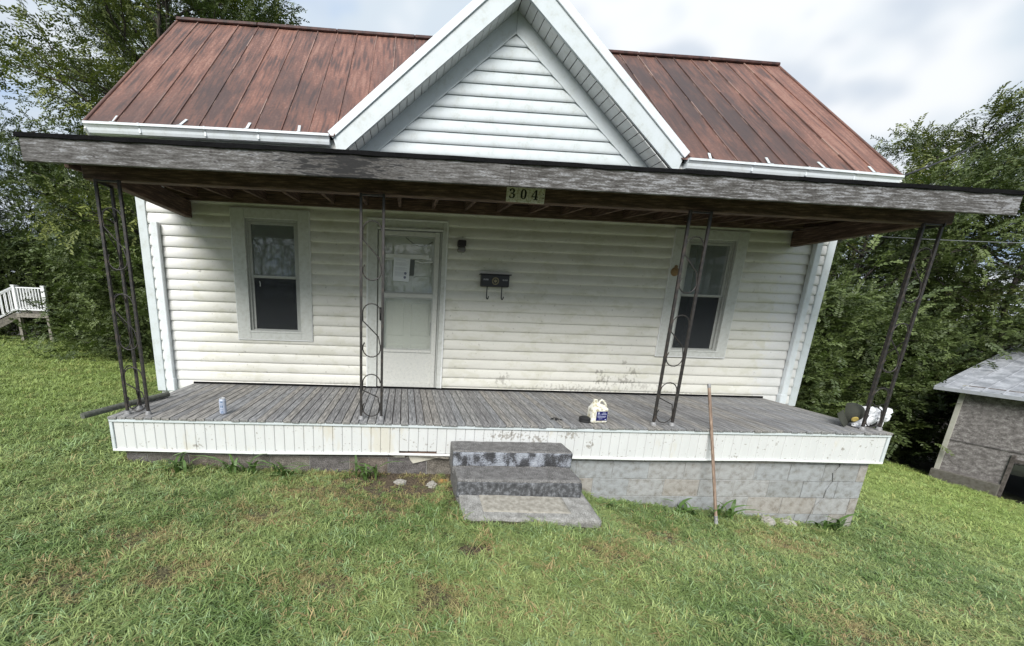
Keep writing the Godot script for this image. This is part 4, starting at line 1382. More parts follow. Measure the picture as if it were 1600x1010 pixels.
func make_steps() -> void:
	bump.frequency = 0.55
	var t := thing("concrete_steps", "two worn concrete steps with flaking blue grey paint up to the porch", "steps")
	var mb := MB.new()
	mb.rbox(Vector3(-0.13, -0.3, 1.82), Vector3(1.15, 0.25, 0.29), 0.014, 0.03, 0.006, bump)
	put("upper_step", mb, M.step, t)
	mb = MB.new()   # painted nosing
	mb.rbox(Vector3(-0.13, -0.262, 1.952), Vector3(1.156, 0.15, 0.03), 0.01, 0.03, 0.005, bump)
	put("painted_riser", mb, M.step_face, t)
	mb = MB.new()
	mb.rbox(Vector3(-0.125, -0.52, 1.97), Vector3(1.13, 0.36, 0.55), 0.014, 0.03, 0.007, bump)
	put("lower_step", mb, M.step, t)
	mb = MB.new()   # its front plate, coloured darker to paint in the riser's shade
	mb.rbox(Vector3(-0.125, -0.44, 2.238), Vector3(1.136, 0.15, 0.03), 0.01, 0.03, 0.005, bump)
	put("shaded_riser", mb, M.step_dark, t)
	var s := thing("concrete_slab", "flat concrete landing slab with a paler inset in front of the steps", "slab")
	var ax := Vector3(1, -0.018, 0).normalized(); var az := Vector3(0, -0.13, 1).normalized()
	s.transform = Transform3D(Basis(ax, az.cross(ax), az).orthonormalized(), Vector3(0, 0.3, 0))
	mb = MB.new()
	mb.rbox(Vector3(-0.075, -0.565, 2.42), Vector3(1.17, 0.13, 0.5), 0.012, 0.04, 0.006, bump)
	put("border", mb, M.slab, s)
	mb = MB.new()
	mb.rbox(Vector3(-0.1, -0.552, 2.43), Vector3(0.76, 0.112, 0.3), 0.005, 0.04, 0.004, bump)
	put("inset", mb, M.slab_pale, s)

# ------------------------------------------------------------------ small things
func text_on(parent: Node, called: String, s: String, height: float, at: Vector3, mat: Material, font_name := "Droid Serif") -> void:
	var tm := TextMesh.new()
	var f := SystemFont.new()
	f.font_names = PackedStringArray([font_name])
	f.font_weight = 700
	tm.font = f
	tm.text = s
	tm.font_size = 64
	tm.pixel_size = 0.01
	tm.depth = 0.02
	tm.curve_step = 4.0
	var bb := tm.get_aabb()
	var k := height / bb.size.y
	var o := put_mesh(called, tm, mat, parent)
	o.scale = Vector3(k, k, 0.1)
	o.position = at - Vector3(bb.get_center().x, bb.get_center().y, 0) * k

func label_image() -> Image:
	var im := Image.create(128, 96, false, Image.FORMAT_RGB8)
	im.fill(Color(0.07, 0.08, 0.33))
	var w := Color(0.82, 0.84, 0.92)
	for y in 20:
		for x in 20:
			if absf(Vector2(x - 10, y - 10).length() - 8.0) < 2.0 or Vector2(x - 10, y - 10).length() < 4.0:
				im.set_pixel(x + 14, y + 8, w)
	for r in [[70, 12, 34, 6], [58, 24, 60, 7], [12, 33, 40, 4], [14, 46, 100, 4], [14, 54, 96, 3], [18, 61, 88, 3], [30, 74, 44, 5], [104, 80, 14, 9]]:
		var x: int = r[0]
		while x < r[0] + r[2]:
			var k := 3 + (x * 7) % 5
			im.fill_rect(Rect2i(x, r[1], mini(k, r[0] + r[2] - x), r[3]), w)
			x += k + 2
	return im

func paper_image() -> Image:
	var im := Image.create(96, 128, false, Image.FORMAT_RGB8)
	im.fill(Color(0.9, 0.91, 0.93))
	for k in 24:
		if k in [3, 9, 10, 16]:
			continue
		var x := 10
		while x < 60 + (k * 13) % 28:
			var l := 3 + (x * 5 + k) % 7
			im.fill_rect(Rect2i(x, 8 + k * 4, l, 1), Color(0.6, 0.61, 0.66))
			x += l + 2
	for c in [Vector2(72, 82), Vector2(70, 104)]:
		for y in range(-8, 9):
			for x in range(-8, 9):
				if Vector2(x, y).length() < 7.5:
					im.set_pixel(int(c.x) + x, int(c.y) + y, Color(0.45, 0.47, 0.55))
	return im

func can_image() -> Image:
	var im := Image.create(64, 128, false, Image.FORMAT_RGB8)
	im.fill(Color(0.66, 0.69, 0.75))
	for r in [[22, 26, 22, 10], [18, 44, 26, 3], [20, 56, 10, 18], [34, 56, 10, 18], [18, 84, 28, 4], [22, 96, 8, 22], [36, 96, 8, 22]]:
		im.fill_rect(Rect2i(r[0], r[1], r[2], r[3]), Color(0.38, 0.46, 0.58))
	return im

func make_small_things() -> void:
	# house number
	var t := thing("house_number", "cream house number tiles reading 304 on the dark porch beam", "house number", Vector3(-0.117, 2.158, 1.537))
	t.rotation.z = -0.02
	var tile_m := tri_mat(noise_tex(256, [[noise(121, 0.03, 4), 1.0]], ramp([[0.0, lin(0.5, 0.46, 0.3)], [0.5, lin(0.77, 0.75, 0.66)], [1.0, lin(0.8, 0.79, 0.73)]]), 0.2, 0.8), Vector3(5, 5, 5), 0.5)
	for k in 4:
		var w := 0.104 if k < 3 else 0.038
		var x := -0.176 + 0.106 * k + w / 2
		var mb := MB.new()
		mb.box(Vector3(x, 0, 0.004), Vector3(w, 0.132, 0.008), 0.002)
		put("tile", mb, tile_m, t)
		if k < 3:
			text_on(t, "digit", ["3", "0", "4"][k], 0.082, Vector3(x, 0.004, 0.0085), M.black)
		else:
			mb = MB.new()
			mb.lathe([Vector2(0.0, 0.003), Vector2(0.004, 0.002), Vector2(0.005, 0.0)], Vector3.ZERO, 8)
			for y in [-0.02, 0.015]:
				var q := MB.new()
				q.xf = Transform3D(Basis(Vector3.RIGHT, PI / 2), Vector3(x + 0.006, y, 0.008))
				q.lathe([Vector2(0.005, 0.0), Vector2(0.004, 0.002), Vector2(0.0, 0.003)], Vector3.ZERO, 8)
				put("nail", q, M.black, t)
	# mailbox
	t = thing("mailbox", "black wall mailbox with a round emblem and two newspaper hooks", "mailbox", Vector3(-0.03, 1.4, 0.018))
	var mb := MB.new()
	mb.box(Vector3(0, 0.075, 0.045), Vector3(0.365, 0.15, 0.09), 0.008)
	put("box", mb, M.black, t)
	mb = MB.new()
	mb.bar(Vector3(-0.205, 0.153, 0.052), Vector3(0.205, 0.153, 0.052), 0.012, 0.112, 0.004, Vector3.UP)
	put("lid", mb, M.black, t)
	var brass := plain(lin(0.3, 0.26, 0.16), 0.45, 0.4)
	mb = MB.new()
	var ring := []
	for k in 25:
		ring.append(Vector3(0.042 * cos(TAU * k / 24.0), 0.072 + 0.042 * sin(TAU * k / 24.0), 0.092))
	mb.tube(ring, 0.005, 6, false)
	for k in 12:
		var a := TAU * k / 12.0
		mb.bar(Vector3(0.028 * cos(a), 0.072 + 0.028 * sin(a), 0.092), Vector3(0.038 * cos(a), 0.072 + 0.038 * sin(a), 0.092), 0.005, 0.005)
	mb.prism(PackedVector2Array([Vector2(-0.025, 0.088), Vector2(-0.012, 0.078), Vector2(0, 0.096), Vector2(0.012, 0.078), Vector2(0.025, 0.088), Vector2(0.016, 0.062), Vector2(0.006, 0.058), Vector2(0.0, 0.048), Vector2(-0.006, 0.058), Vector2(-0.016, 0.062)]), 0.09, 0.096)
	put("emblem", mb, brass, t)
	for s in [-1.0, 1.0]:
		mb = MB.new()
		for k in 3:
			mb.box(Vector3(s * 0.125 + (k - 1) * 0.024, 0.087, 0.091), Vector3(0.013, 0.02, 0.006), 0.002)
		put("raised_ornament", mb, plain(lin(0.4, 0.4, 0.42), 0.5), t)
		mb = MB.new()
		var x: float = s * 0.098
		mb.tube([Vector3(x, 0.01, 0.06), Vector3(x, -0.1, 0.06), Vector3(x, -0.135, 0.062), Vector3(x + 0.004, -0.155, 0.075), Vector3(x + 0.01, -0.158, 0.092), Vector3(x + 0.016, -0.14, 0.104), Vector3(x + 0.018, -0.12, 0.106)], 0.0065, 8)
		put("hook", mb, M.black, t)
	# wall lamp
	t = thing("wall_lamp", "small unlit dark box lamp on the siding right of the door", "wall lamp", Vector3(-0.489, 1.88, 0.018))
	mb = MB.new()
	mb.box(Vector3(0, 0.035, 0.045), Vector3(0.105, 0.075, 0.09), 0.008)
	put("hood", mb, plain(lin(0.018, 0.014, 0.012), 0.5), t)
	mb = MB.new()
	mb.box(Vector3(0, -0.036, 0.043), Vector3(0.096, 0.066, 0.08), 0.012)
	put("lens", mb, plain(lin(0.14, 0.135, 0.12), 0.25), t)
	# ornament on the window casing
	t = thing("wooden_ornament", "round brown wooden ornament hung on the left casing of the right window", "ornament", Vector3(2.385, 1.69, 0.038))
	mb = MB.new()
	mb.xf = Transform3D(Basis(Vector3.RIGHT, PI / 2), Vector3.ZERO)
	mb.lathe([Vector2(0.058, 0.0), Vector2(0.058, 0.01), Vector2(0.045, 0.024), Vector2(0.02, 0.032), Vector2(0.0, 0.033)], Vector3.ZERO, 18)
	put("disc", mb, plain(lin(0.26, 0.16, 0.07), 0.6), t)
	mb = MB.new()
	mb.xf = Transform3D(Basis(Vector3.RIGHT, PI / 2), Vector3(0.006, 0.062, 0))
	mb.lathe([Vector2(0.026, 0.0), Vector2(0.024, 0.012), Vector2(0.0, 0.02)], Vector3.ZERO, 12)
	put("knob", mb, plain(lin(0.2, 0.13, 0.06), 0.6), t)
	# notice on the door glass
	t = thing("paper_notice", "white printed sheets taped inside the upper door glass", "notice", Vector3(-1.25, 1.57, 0.008))
	t.rotation.z = -0.045
	mb = MB.new()
	mb.U = Vector3(1 / 0.21, 0, 0); mb.V = Vector3(0, -1 / 0.29, 0); mb.o = Vector2(0.5, 0.5)
	for k in 4:
		var ya := -0.145 + 0.0725 * k
		var za := 0.004 + 0.004 * sin(k * 1.4); var zb := 0.004 + 0.004 * sin((k + 1) * 1.4)
		mb.quad(Vector3(-0.105, ya, za), Vector3(0.105, ya, za + 0.003), Vector3(0.105, ya + 0.0725, zb + 0.003), Vector3(-0.105, ya + 0.0725, zb))
	put("sheet", mb, uv_mat(paper_image(), 0.7), t)
	mb = MB.new()
	mb.box(Vector3(0.115, 0.035, 0.0), Vector3(0.1, 0.2, 0.002))
	put("sheet", mb, plain(lin(0.1, 0.11, 0.11), 0.6), t)
	# drink can
	t = thing("drink_can", "tall silver drink can standing alone near the porch's left front edge", "can", Vector3(-2.995, 0.001, 1.5))
	mb = MB.new()
	mb.U = Vector3(1 / 0.07, 0, 0); mb.V = Vector3(0, -1 / 0.17, 0); mb.o = Vector2(0.5, 1.0)
	mb.lathe([Vector2(0.0, 0.004), Vector2(0.024, 0.0), Vector2(0.033, 0.012), Vector2(0.033, 0.142), Vector2(0.027, 0.158)], Vector3.ZERO, 20)
	put("body", mb, uv_mat(can_image(), 0.32), t)
	mb = MB.new()
	mb.lathe([Vector2(0.027, 0.157), Vector2(0.0285, 0.163), Vector2(0.0265, 0.164), Vector2(0.0255, 0.159), Vector2(0.0, 0.159)], Vector3.ZERO, 20)
	mb.box(Vector3(0.004, 0.162, 0.0), Vector3(0.022, 0.002, 0.014))
	put("top", mb, plain(lin(0.65, 0.66, 0.68), 0.3, 0.7), t)
	# jug
	t = thing("plastic_jug", "cream plastic jug with a blue label and an open neck", "jug", Vector3(0.868, 0.001, 1.5))
	t.rotation.y = 0.12
	var jug := tri_mat(noise_tex(256, [[noise(131, 0.02, 4), 1.0]], ramp([[0.0, lin(0.4, 0.36, 0.25)], [0.45, lin(0.68, 0.66, 0.56)], [1.0, lin(0.76, 0.76, 0.72)]]), 0.2, 0.8), Vector3(4, 4, 4), 0.4)
	mb = MB.new()
	mb.rbox(Vector3(0, 0.085, 0), Vector3(0.185, 0.17, 0.115), 0.022, 0.02, 0.001, bump)
	var sh := [[0.0, 0.0925, 0.0575, 0.0], [0.03, 0.075, 0.05, -0.006], [0.05, 0.045, 0.035, -0.03], [0.062, 0.026, 0.026, -0.042], [0.078, 0.025, 0.025, -0.042]]
	for i in sh.size() - 1:
		var p: Array = sh[i]; var q: Array = sh[i + 1]
		for k in 20:
			var a0 := TAU * k / 20.0; var a1 := TAU * (k + 1) / 20.0
			var F := func(s: Array, a: float) -> Vector3:
				var e := 0.55 if s[0] < 0.04 else 0.9
				return Vector3(s[3] + s[1] * signf(cos(a)) * pow(absf(cos(a)), e), 0.155 + s[0], s[2] * signf(sin(a)) * pow(absf(sin(a)), e))
			mb.quad(F.call(p, a1), F.call(p, a0), F.call(q, a0), F.call(q, a1))
	put("body", mb, jug, t)
	mb = MB.new()
	mb.tube([Vector3(-0.005, 0.195, 0), Vector3(0.008, 0.225, 0), Vector3(0.028, 0.24, 0), Vector3(0.052, 0.226, 0), Vector3(0.076, 0.2, 0), Vector3(0.084, 0.18, 0), Vector3(0.084, 0.15, 0)], [0.012, 0.011, 0.011, 0.011, 0.011, 0.012, 0.014], 10)
	put("handle", mb, jug, t)
	mb = MB.new()
	mb.lathe([Vector2(0.021, 0.0), Vector2(0.024, 0.002), Vector2(0.024, 0.02), Vector2(0.019, 0.02), Vector2(0.018, 0.006), Vector2(0.0, 0.006)], Vector3(-0.042, 0.228, 0), 16)
	put("neck", mb, jug, t)
	mb = MB.new()
	mb.U = Vector3(1 / 0.125, 0, 0); mb.V = Vector3(0, -1 / 0.1, 0); mb.o = Vector2(-(0.015 - 0.0625) / 0.125, 0.131 / 0.1)
	mb.box(Vector3(0.015, 0.081, 0.0582), Vector3(0.125, 0.1, 0.002))
	put("label_print", mb, uv_mat(label_image(), 0.4), t)
	# black lid
	t = thing("black_lid", "squat round black lid lying beside the jug", "lid", Vector3(0.742, 0.001, 1.497))
	mb = MB.new()
	mb.lathe([Vector2(0.0, 0.0), Vector2(0.056, 0.0), Vector2(0.06, 0.006), Vector2(0.058, 0.03), Vector2(0.062, 0.034), Vector2(0.062, 0.046), Vector2(0.05, 0.054), Vector2(0.02, 0.06), Vector2(0.0, 0.061)], Vector3.ZERO, 22)
	put("rim", mb, M.black_matt, t)
	# scraps
	for k in 5:
		mb = MB.new()
		var c := Vector3(0.44 + [-0.03, 0.0, 0.03, 0.055, 0.015][k], 0.004, 1.44 + [0.0, 0.03, 0.01, 0.04, -0.03][k])
		mb.xf = Transform3D(Basis(Vector3.UP, k * 1.3), c)
		mb.quad(Vector3(-0.028, 0.0, 0.004), Vector3(0, 0.008, 0.016), Vector3(0.024, 0.022, 0.0), Vector3(0.0, 0.012, -0.014))
		mb.quad(Vector3(-0.028, 0.0, 0.004), Vector3(0.0, 0.008, -0.014), Vector3(0.024, 0.018, 0.0), Vector3(0.0, 0.004, 0.016))
		tag(put("dead_leaf", mb, M.black_matt), ["blackened leaf, leftmost of the litter on the porch floor left of the jug", "blackened leaf, rearmost but one of the litter left of the jug", "blackened leaf in the middle of the litter left of the jug", "blackened leaf, rightmost of the litter left of the jug", "blackened leaf nearest the porch edge in the litter left of the jug"][k], "leaf", "black leaf litter on the porch")
	# cap and cloth by the right corner post
	t = thing("baseball_cap", "dark olive baseball cap with a gold patch propped on its brim", "cap", Vector3(3.83, 0.142, 1.375))
	var fw := Vector3(-0.6, -0.62, 0.5).normalized()
	var up := Vector3(0.55, 0.45, 0.7)
	up = (up - fw * up.dot(fw)).normalized()
	t.basis = Basis(up.cross(fw), up, fw).scaled(Vector3.ONE * 1.22)
	var olive := tri_mat(noise_tex(128, [[noise(141, 0.2, 3), 1.0]], ramp([[0.0, lin(0.022, 0.024, 0.018)], [1.0, lin(0.05, 0.054, 0.042)]])), Vector3(6, 6, 6), 0.9)
	mb = MB.new()
	for j in 8:
		for k in 24:
			var D := func(jj: int, kk: int) -> Vector3:
				var th := PI / 2 * jj / 8.0; var ph := TAU * kk / 24.0
				var r := 1.0 + 0.015 * sin(ph * 6.0) * sin(th)
				return Vector3(0.085 * sin(th) * cos(ph) * r, 0.105 * cos(th) * (1.0 + 0.1 * maxf(0.0, sin(ph)) * sin(th)), 0.1 * sin(th) * sin(ph) * r)
			mb.quad(D.call(j, k), D.call(j, k + 1), D.call(j + 1, k + 1), D.call(j + 1, k))
	put("crown", mb, olive, t)
	mb = MB.new()
	for j in 4:
		for k in 14:
			var B := func(jj: int, kk: int, dy: float) -> Vector3:
				var a := lerpf(-1.15, 1.15, kk / 14.0)
				var l := jj / 4.0
				var ext := 0.085 * cos(a * 0.9) * l
				return Vector3(sin(a) * (0.087 - 0.004 * l), 0.004 - 0.012 * l - 0.03 * sin(a) * sin(a) * (0.4 + l) + dy, cos(a) * 0.096 + ext)
			mb.quad(B.call(j, k, 0.0), B.call(j + 1, k, 0.0), B.call(j + 1, k + 1, 0.0), B.call(j, k + 1, 0.0))
			mb.quad(B.call(j, k + 1, -0.004), B.call(j + 1, k + 1, -0.004), B.call(j + 1, k, -0.004), B.call(j, k, -0.004))
	put("brim", mb, olive, t)
	mb = MB.new()
	mb.xf = Transform3D(Basis(Vector3.RIGHT, PI / 2 - 0.45), Vector3(0, 0.052, 0.088))
	mb.lathe([Vector2(0.026, 0.0), Vector2(0.025, 0.006), Vector2(0.016, 0.009), Vector2(0.013, 0.007), Vector2(0.0, 0.008)], Vector3.ZERO, 16)
	put("patch", mb, plain(lin(0.42, 0.32, 0.09), 0.6), t)
	t = thing("white_cloth", "crumpled white cloth bundle behind the cap at the porch corner", "cloth", Vector3(4.0, 0.0, 1.42))
	var cloth_m := tri_mat(noise_tex(128, [[noise(143, 0.05, 4), 1.0]], ramp([[0.0, lin(0.55, 0.57, 0.6)], [1.0, lin(0.8, 0.8, 0.82)]])), Vector3(4, 4, 4), 0.9)
	lump(t, "bundle", Vector3(-0.035, 0.115, 0.0), Vector3(0.13, 0.12, 0.085), 0.35, 7.0, cloth_m, 3)
	lump(t, "loose_fold", Vector3(0.13, 0.14, 0.03), Vector3(0.085, 0.085, 0.06), 0.7, 12.0, cloth_m, 8)
	lump(t, "loose_fold", Vector3(0.105, 0.05, 0.06), Vector3(0.025, 0.065, 0.025), 0.5, 14.0, cloth_m, 12)
	lump(t, "dark_lining", Vector3(0.1, 0.05, 0.0), Vector3(0.1, 0.06, 0.05), 0.3, 8.0, M.black_matt, 5)
	lump(t, "loose_fold", Vector3(-0.14, 0.03, 0.06), Vector3(0.07, 0.03, 0.04), 0.4, 9.0, cloth_m, 21)
	# pole and pipe
	t = thing("wooden_pole", "long brown wooden tool handle leaning against the porch edge", "pole")
	mb = MB.new()
	mb.tube([Vector3(1.962, 0.445, 1.585), Vector3(1.994, 0.1, 1.666), Vector3(2.043, -0.45, 1.794), Vector3(2.088, -0.96, 1.912)], [0.014, 0.0145, 0.0145, 0.0145], 10)
	put("shaft", mb, tri_mat(noise_tex(256, [[noise(145, 0.02, 4), 1.0]], ramp([[0.0, lin(0.17, 0.115, 0.085)], [1.0, lin(0.36, 0.26, 0.195)]]), 0.2, 0.8), Vector3(9, 1.2, 9), 0.55), t)
	mb = MB.new()
	mb.tube([Vector3(2.08, -0.87, 1.891), Vector3(2.0885, -0.965, 1.913)], 0.0165, 10)
	put("ferrule", mb, M.galv, t)
	mb = MB.new()
	mb.tube([Vector3(1.9607, 0.46, 1.5815), Vector3(1.9643, 0.42, 1.591)], 0.016, 10)
	put("end_cap", mb, M.galv, t)
	mb = MB.new()
	mb.tube([Vector3(-4.17, 0.022, 1.75), Vector3(-4.02, 0.035, 1.3), Vector3(-3.89, 0.036, 0.84)], 0.03, 12)
	tag(put("metal_pipe", mb, tri_mat(noise_tex(128, [[noise(147, 0.05, 4), 1.0]], ramp([[0.0, lin(0.05, 0.055, 0.045)], [1.0, lin(0.16, 0.165, 0.14)]])), Vector3(3, 3, 3), 0.6)), "weathered grey green pipe lying over the left edge of the porch", "pipe")
	# stones along the foot of the wall
	var st := [[-0.888, 1.9, 0.05, "pale rounded stone on the bare soil left of the steps", 0.8], [-0.765, 1.8, 0.045, "flat yellowish stone against the left side of the steps", 0.5], [-1.2, 1.86, 0.06, "grey flat stone in the soil below the broken plaster", 0.4], [2.85, 1.7, 0.085, "larger rough white stone at the foot of the right wall", 0.7], [3.1, 1.69, 0.09, "smaller broken white stone beside the rough white one", 0.55], [1.9, 1.85, 0.05, "grey stone in the grass at the foot of the pole", 0.5], [-2.4, 1.97, 0.022, "small white pebble in the lawn left of the soil patch", 0.6], [-1.43, 2.77, 0.03, "white pebble scrap in the middle of the front lawn", 0.4]]
	for s in st:
		var q := Node3D.new()
		var mm := MB.new()
		lump_shape(mm, Vector3.ZERO, Vector3(s[2], s[2] * s[4], s[2] * 0.8), 0.5, 5.0 / s[2] * 0.12, int(s[0] * 100.0))
		q.free()
		var o := put("stone", mm, tinted(M.stone, Color(0.95, 0.75, 0.45)) if s[3].contains("yellow") else M.stone)
		o.position = Vector3(s[0], gy(s[0], s[1]) + s[2] * s[4] * 0.35, s[1])
		tag(o, s[3], "stone", "stones around the porch foot")

func lump_shape(mb: MB, c: Vector3, r: Vector3, amp: float, f: float, sd: int) -> void:
	var nz := noise(sd + 500, 1.0, 3)
	var G := func(j: int, k: int) -> Vector3:
		var th := PI * j / 14.0; var ph := TAU * (k % 20) / 20.0
		var d := Vector3(sin(th) * cos(ph), cos(th), sin(th) * sin(ph))
		var w := 1.0 + amp * (nz.get_noise_3dv(d * f * 0.16) - 0.25 * absf(nz.get_noise_3dv(d * f * 0.4)))
		return c + d * r * w
	for j in 14:
		for k in 20:
			mb.quad(G.call(j, k), G.call(j, k + 1), G.call(j + 1, k + 1), G.call(j + 1, k))

func lump(t: Node, called: String, c: Vector3, r: Vector3, amp: float, f: float, mat: Material, sd: int) -> void:
	var mb := MB.new()
	lump_shape(mb, c, r, amp, f, sd)
	put(called, mb, mat, t)

# ------------------------------------------------------------------ next door
func make_neighbours() -> void:
	var t := thing("neighbour_deck", "white railed wooden landing with stairs standing before the dark trees at left", "deck")
	var X0 := -16.1; var X1 := -15.02; var Z0 := -11.4; var Z1 := -13.0
	var mb: MB
	for p in [[X0, Z0], [X1, Z0], [X0 - 1.3, Z1], [X1 - 1.3, Z1]]:
		mb = MB.new()
		mb.box(Vector3(p[0], (0.05 + gy(p[0], p[1]) - 0.2) / 2, p[1]), Vector3(0.11, 0.05 - gy(p[0], p[1]) + 0.2, 0.11), 0.006)
		put("leg", mb, M.old_wood, t)
		mb = MB.new()
		mb.box(Vector3(p[0], 0.7, p[1] + 0.01), Vector3(0.12, 1.02, 0.12), 0.01)
		mb.box(Vector3(p[0], 1.225, p[1] + 0.01), Vector3(0.15, 0.04, 0.15), 0.012)
		put("post", mb, M.vinyl, t)
	for e in [[Vector3(X0 - 0.06, 0.11, Z0 + 0.06), Vector3(X1 + 0.06, 0.11, Z0 + 0.06)], [Vector3(X1 + 0.04, 0.11, Z0), Vector3(X1 - 1.26, 0.11, Z1)], [Vector3(X0 - 1.36, 0.11, Z1), Vector3(X1 - 1.3, 0.11, Z1)]]:
		mb = MB.new()
		mb.bar(e[0], e[1], 0.14, 0.04, 0.003, Vector3.UP)
		put("joist", mb, M.old_wood, t)
	for k in 8:
		mb = MB.new()
		mb.bar(Vector3(X0 - 0.05 + 1.19 * (k + 0.5) / 8, 0.192, Z0 + 0.06), Vector3(X0 - 1.35 + 1.19 * (k + 0.5) / 8, 0.192, Z1), 0.025, 0.12, 0.003, Vector3.UP)
		put("floor_board", mb, M.old_wood, t)
	for e in [[Vector3(X0, 0, Z0), Vector3(X1, 0, Z0), 9], [Vector3(X1, 0, Z0), Vector3(X1 - 1.3, 0, Z1), 14], [Vector3(X0 - 1.3, 0, Z1), Vector3(X1 - 1.3, 0, Z1), 9]]:
		for y in [[0.33, 0.07], [1.15, 0.06]]:
			mb = MB.new()
			mb.bar(e[0] + Vector3(0, y[0], 0), e[1] + Vector3(0, y[0], 0), 0.05, y[1], 0.006)
			put("rail", mb, M.vinyl, t)
		for k in e[2]:
			mb = MB.new()
			var p: Vector3 = e[0].lerp(e[1], (k + 1.0) / (e[2] + 1.0))
			mb.box(p + Vector3(0, 0.74, 0), Vector3(0.035, 0.8, 0.035), 0.004)
			put("baluster", mb, M.vinyl, t)
	var d := Vector3(-0.8, -0.62, 0.6)   # the stairs run down to the left and forward
	var run := 1.9
	for off in [Vector3(0, 0, 0), Vector3(-0.55, 0, -0.75)]:
		var a: Vector3 = Vector3(X0 - 0.03, 0.2, Z0 + 0.05) + off
		mb = MB.new()
		mb.bar(a + Vector3(0, -0.1, 0), a + d * run + Vector3(0, -0.1, 0), 0.24, 0.045, 0.003, Vector3.UP.cross(d).cross(d))
		put("stringer", mb, M.old_wood, t)
		for y in [0.14, 0.95]:
			mb = MB.new()
			mb.bar(a + Vector3(0, y, 0), a + d * run + Vector3(0, y, 0), 0.06, 0.055, 0.006, Vector3.UP.cross(d).cross(d))
			put("stair_rail", mb, M.vinyl, t)
		for k in 14:
			mb = MB.new()
			var p: Vector3 = a + d * run * (k + 0.6) / 14.0
			mb.box(p + Vector3(0, 0.54, 0), Vector3(0.035, 0.8, 0.035), 0.004)
			put("baluster", mb, M.vinyl, t)
		mb = MB.new()
		var e: Vector3 = a + d * run
		mb.box(e + Vector3(0, 0.45, 0), Vector3(0.12, 1.2, 0.12), 0.01)
		put("post", mb, M.vinyl, t)
	for k in 6:
		mb = MB.new()
		var p: Vector3 = Vector3(X0 - 0.03, 0.14, Z0 + 0.05) + d * run * (k + 0.5) / 6.0
		mb.bar(p, p + Vector3(-0.55, 0, -0.75), 0.26, 0.04, 0.004, d.cross(Vector3.UP).cross(Vector3.UP))
		put("tread", mb, M.old_wood, t)

	# old outbuilding down the slope on the right
	var b := thing("barn", "old outbuilding with grey shingled wall, pale metal roof and a dark doorway", "barn", Vector3(13.04, 0, -3.92))
	var w := Vector3(0.353, 0, 0.9355); var bk := Vector3(0.9355, 0, -0.353)
	b.basis = Basis(w, Vector3.UP, w.cross(Vector3.UP))   # x along the wall, z out of it towards us
	if (b.basis.z).dot(bk) > 0.0:
		b.basis = Basis(-w, Vector3.UP, bk * -1.0)
	# local frame: x runs from the near end (negative) to the far corner (0)
	var sx := 1.0 if b.basis.x.dot(w) > 0.0 else -1.0
	var L := 6.0
	mb = MB.new()
	var y0 := -2.62; var yt := -0.36
	for q in [[0.0, 1.08, y0, yt], [1.08, 2.9, -2.02, yt], [2.9, L, y0, yt]]:
		mb.box(Vector3(sx * (q[0] + q[1]) / 2, (q[2] + q[3]) / 2, -0.06), Vector3(q[1] - q[0], q[3] - q[2], 0.12))
	var bw := put("wall", mb, M.shingle, b)
	mb = MB.new()
	mb.box(Vector3(0.06 * sx, (y0 + yt) / 2, -2.56), Vector3(0.12, yt - y0, 4.86))
	put("end_wall", mb, M.shingle, b)
	mb = MB.new()
	mb.box(Vector3((L - 0.06) * sx, (y0 + yt) / 2, -2.56), Vector3(0.12, yt - y0, 4.86))
	put("end_wall", mb, M.shingle, b)
	mb = MB.new()
	mb.box(Vector3(sx * L / 2, (y0 + yt) / 2, -5.0), Vector3(L, yt - y0, 0.12))
	put("back_wall", mb, M.shingle, b)
	for q in [[-0.05, 1.08], [2.9, L + 0.05]]:
		mb = MB.new()
		mb.box(Vector3(sx * (q[0] + q[1]) / 2, -3.1, 0.0), Vector3(q[1] - q[0], 0.96, 0.2), 0.01)
		put("footing", mb, tinted(M.block_3, Color(0.66, 0.64, 0.6)), b)
	mb = MB.new()
	mb.box(Vector3(sx * 0.03, (y0 + yt) / 2, 0.01), Vector3(0.09, yt - y0, 0.05), 0.004)
	put("corner_board", mb, tinted(M.trim, Color(0.75, 0.74, 0.7)), b)
	mb = MB.new()
	mb.bar(Vector3(sx * 0.08, -1.78, 0.005), Vector3(sx * L, -1.78, 0.005), 0.03, 0.02)
	put("batten", mb, tinted(M.shingle, Color(0.8, 0.8, 0.8)), bw)
	mb = MB.new()
	mb.box(Vector3(sx * 1.1, -2.5, 0.012), Vector3(0.07, 1.3, 0.05), 0.004)
	mb.box(Vector3(sx * 1.99, -1.98, 0.014), Vector3(1.85, 0.08, 0.05), 0.004)
	put("door_frame", mb, tinted(M.shingle, Color(0.7, 0.68, 0.66)), b)
	mb = MB.new()
	mb.box(Vector3(sx * L / 2, -3.4, -2.5), Vector3(L - 0.2, 0.1, 4.8))
	put("barn_floor", mb, M.room, b)
	var roof_b := MB.new()
	var s2 := 0.2
	var A := Vector3(-0.4 * sx, -0.44, 0.3); var B := Vector3((L + 0.3) * sx, -0.44, 0.3)
	var up := Vector3(0, s2 * 5.6, -5.6)
	for dy in [0.0, -0.05]:
		var o := Vector3(0, dy, 0)
		if (sx > 0.0) == (dy == 0.0):
			roof_b.quad(A + o, B + o, B + up + o, A + up + o)
		else:
			roof_b.quad(B + o, A + o, A + up + o, B + up + o)
	var rb := put("metal_roof", roof_b, M.barn_roof, b)
	mb = MB.new()
	mb.bar(A + Vector3(0, -0.045, 0.01), B + Vector3(0, -0.045, 0.01), 0.09, 0.03, 0.004)
	put("eave_board", mb, tinted(M.trim, Color(0.7, 0.71, 0.74)), b)
	mb = MB.new()
	mb.bar(A + Vector3(-sx * 0.0, -0.045, 0), A + up + Vector3(0, -0.045, 0), 0.03, 0.08, 0.004)
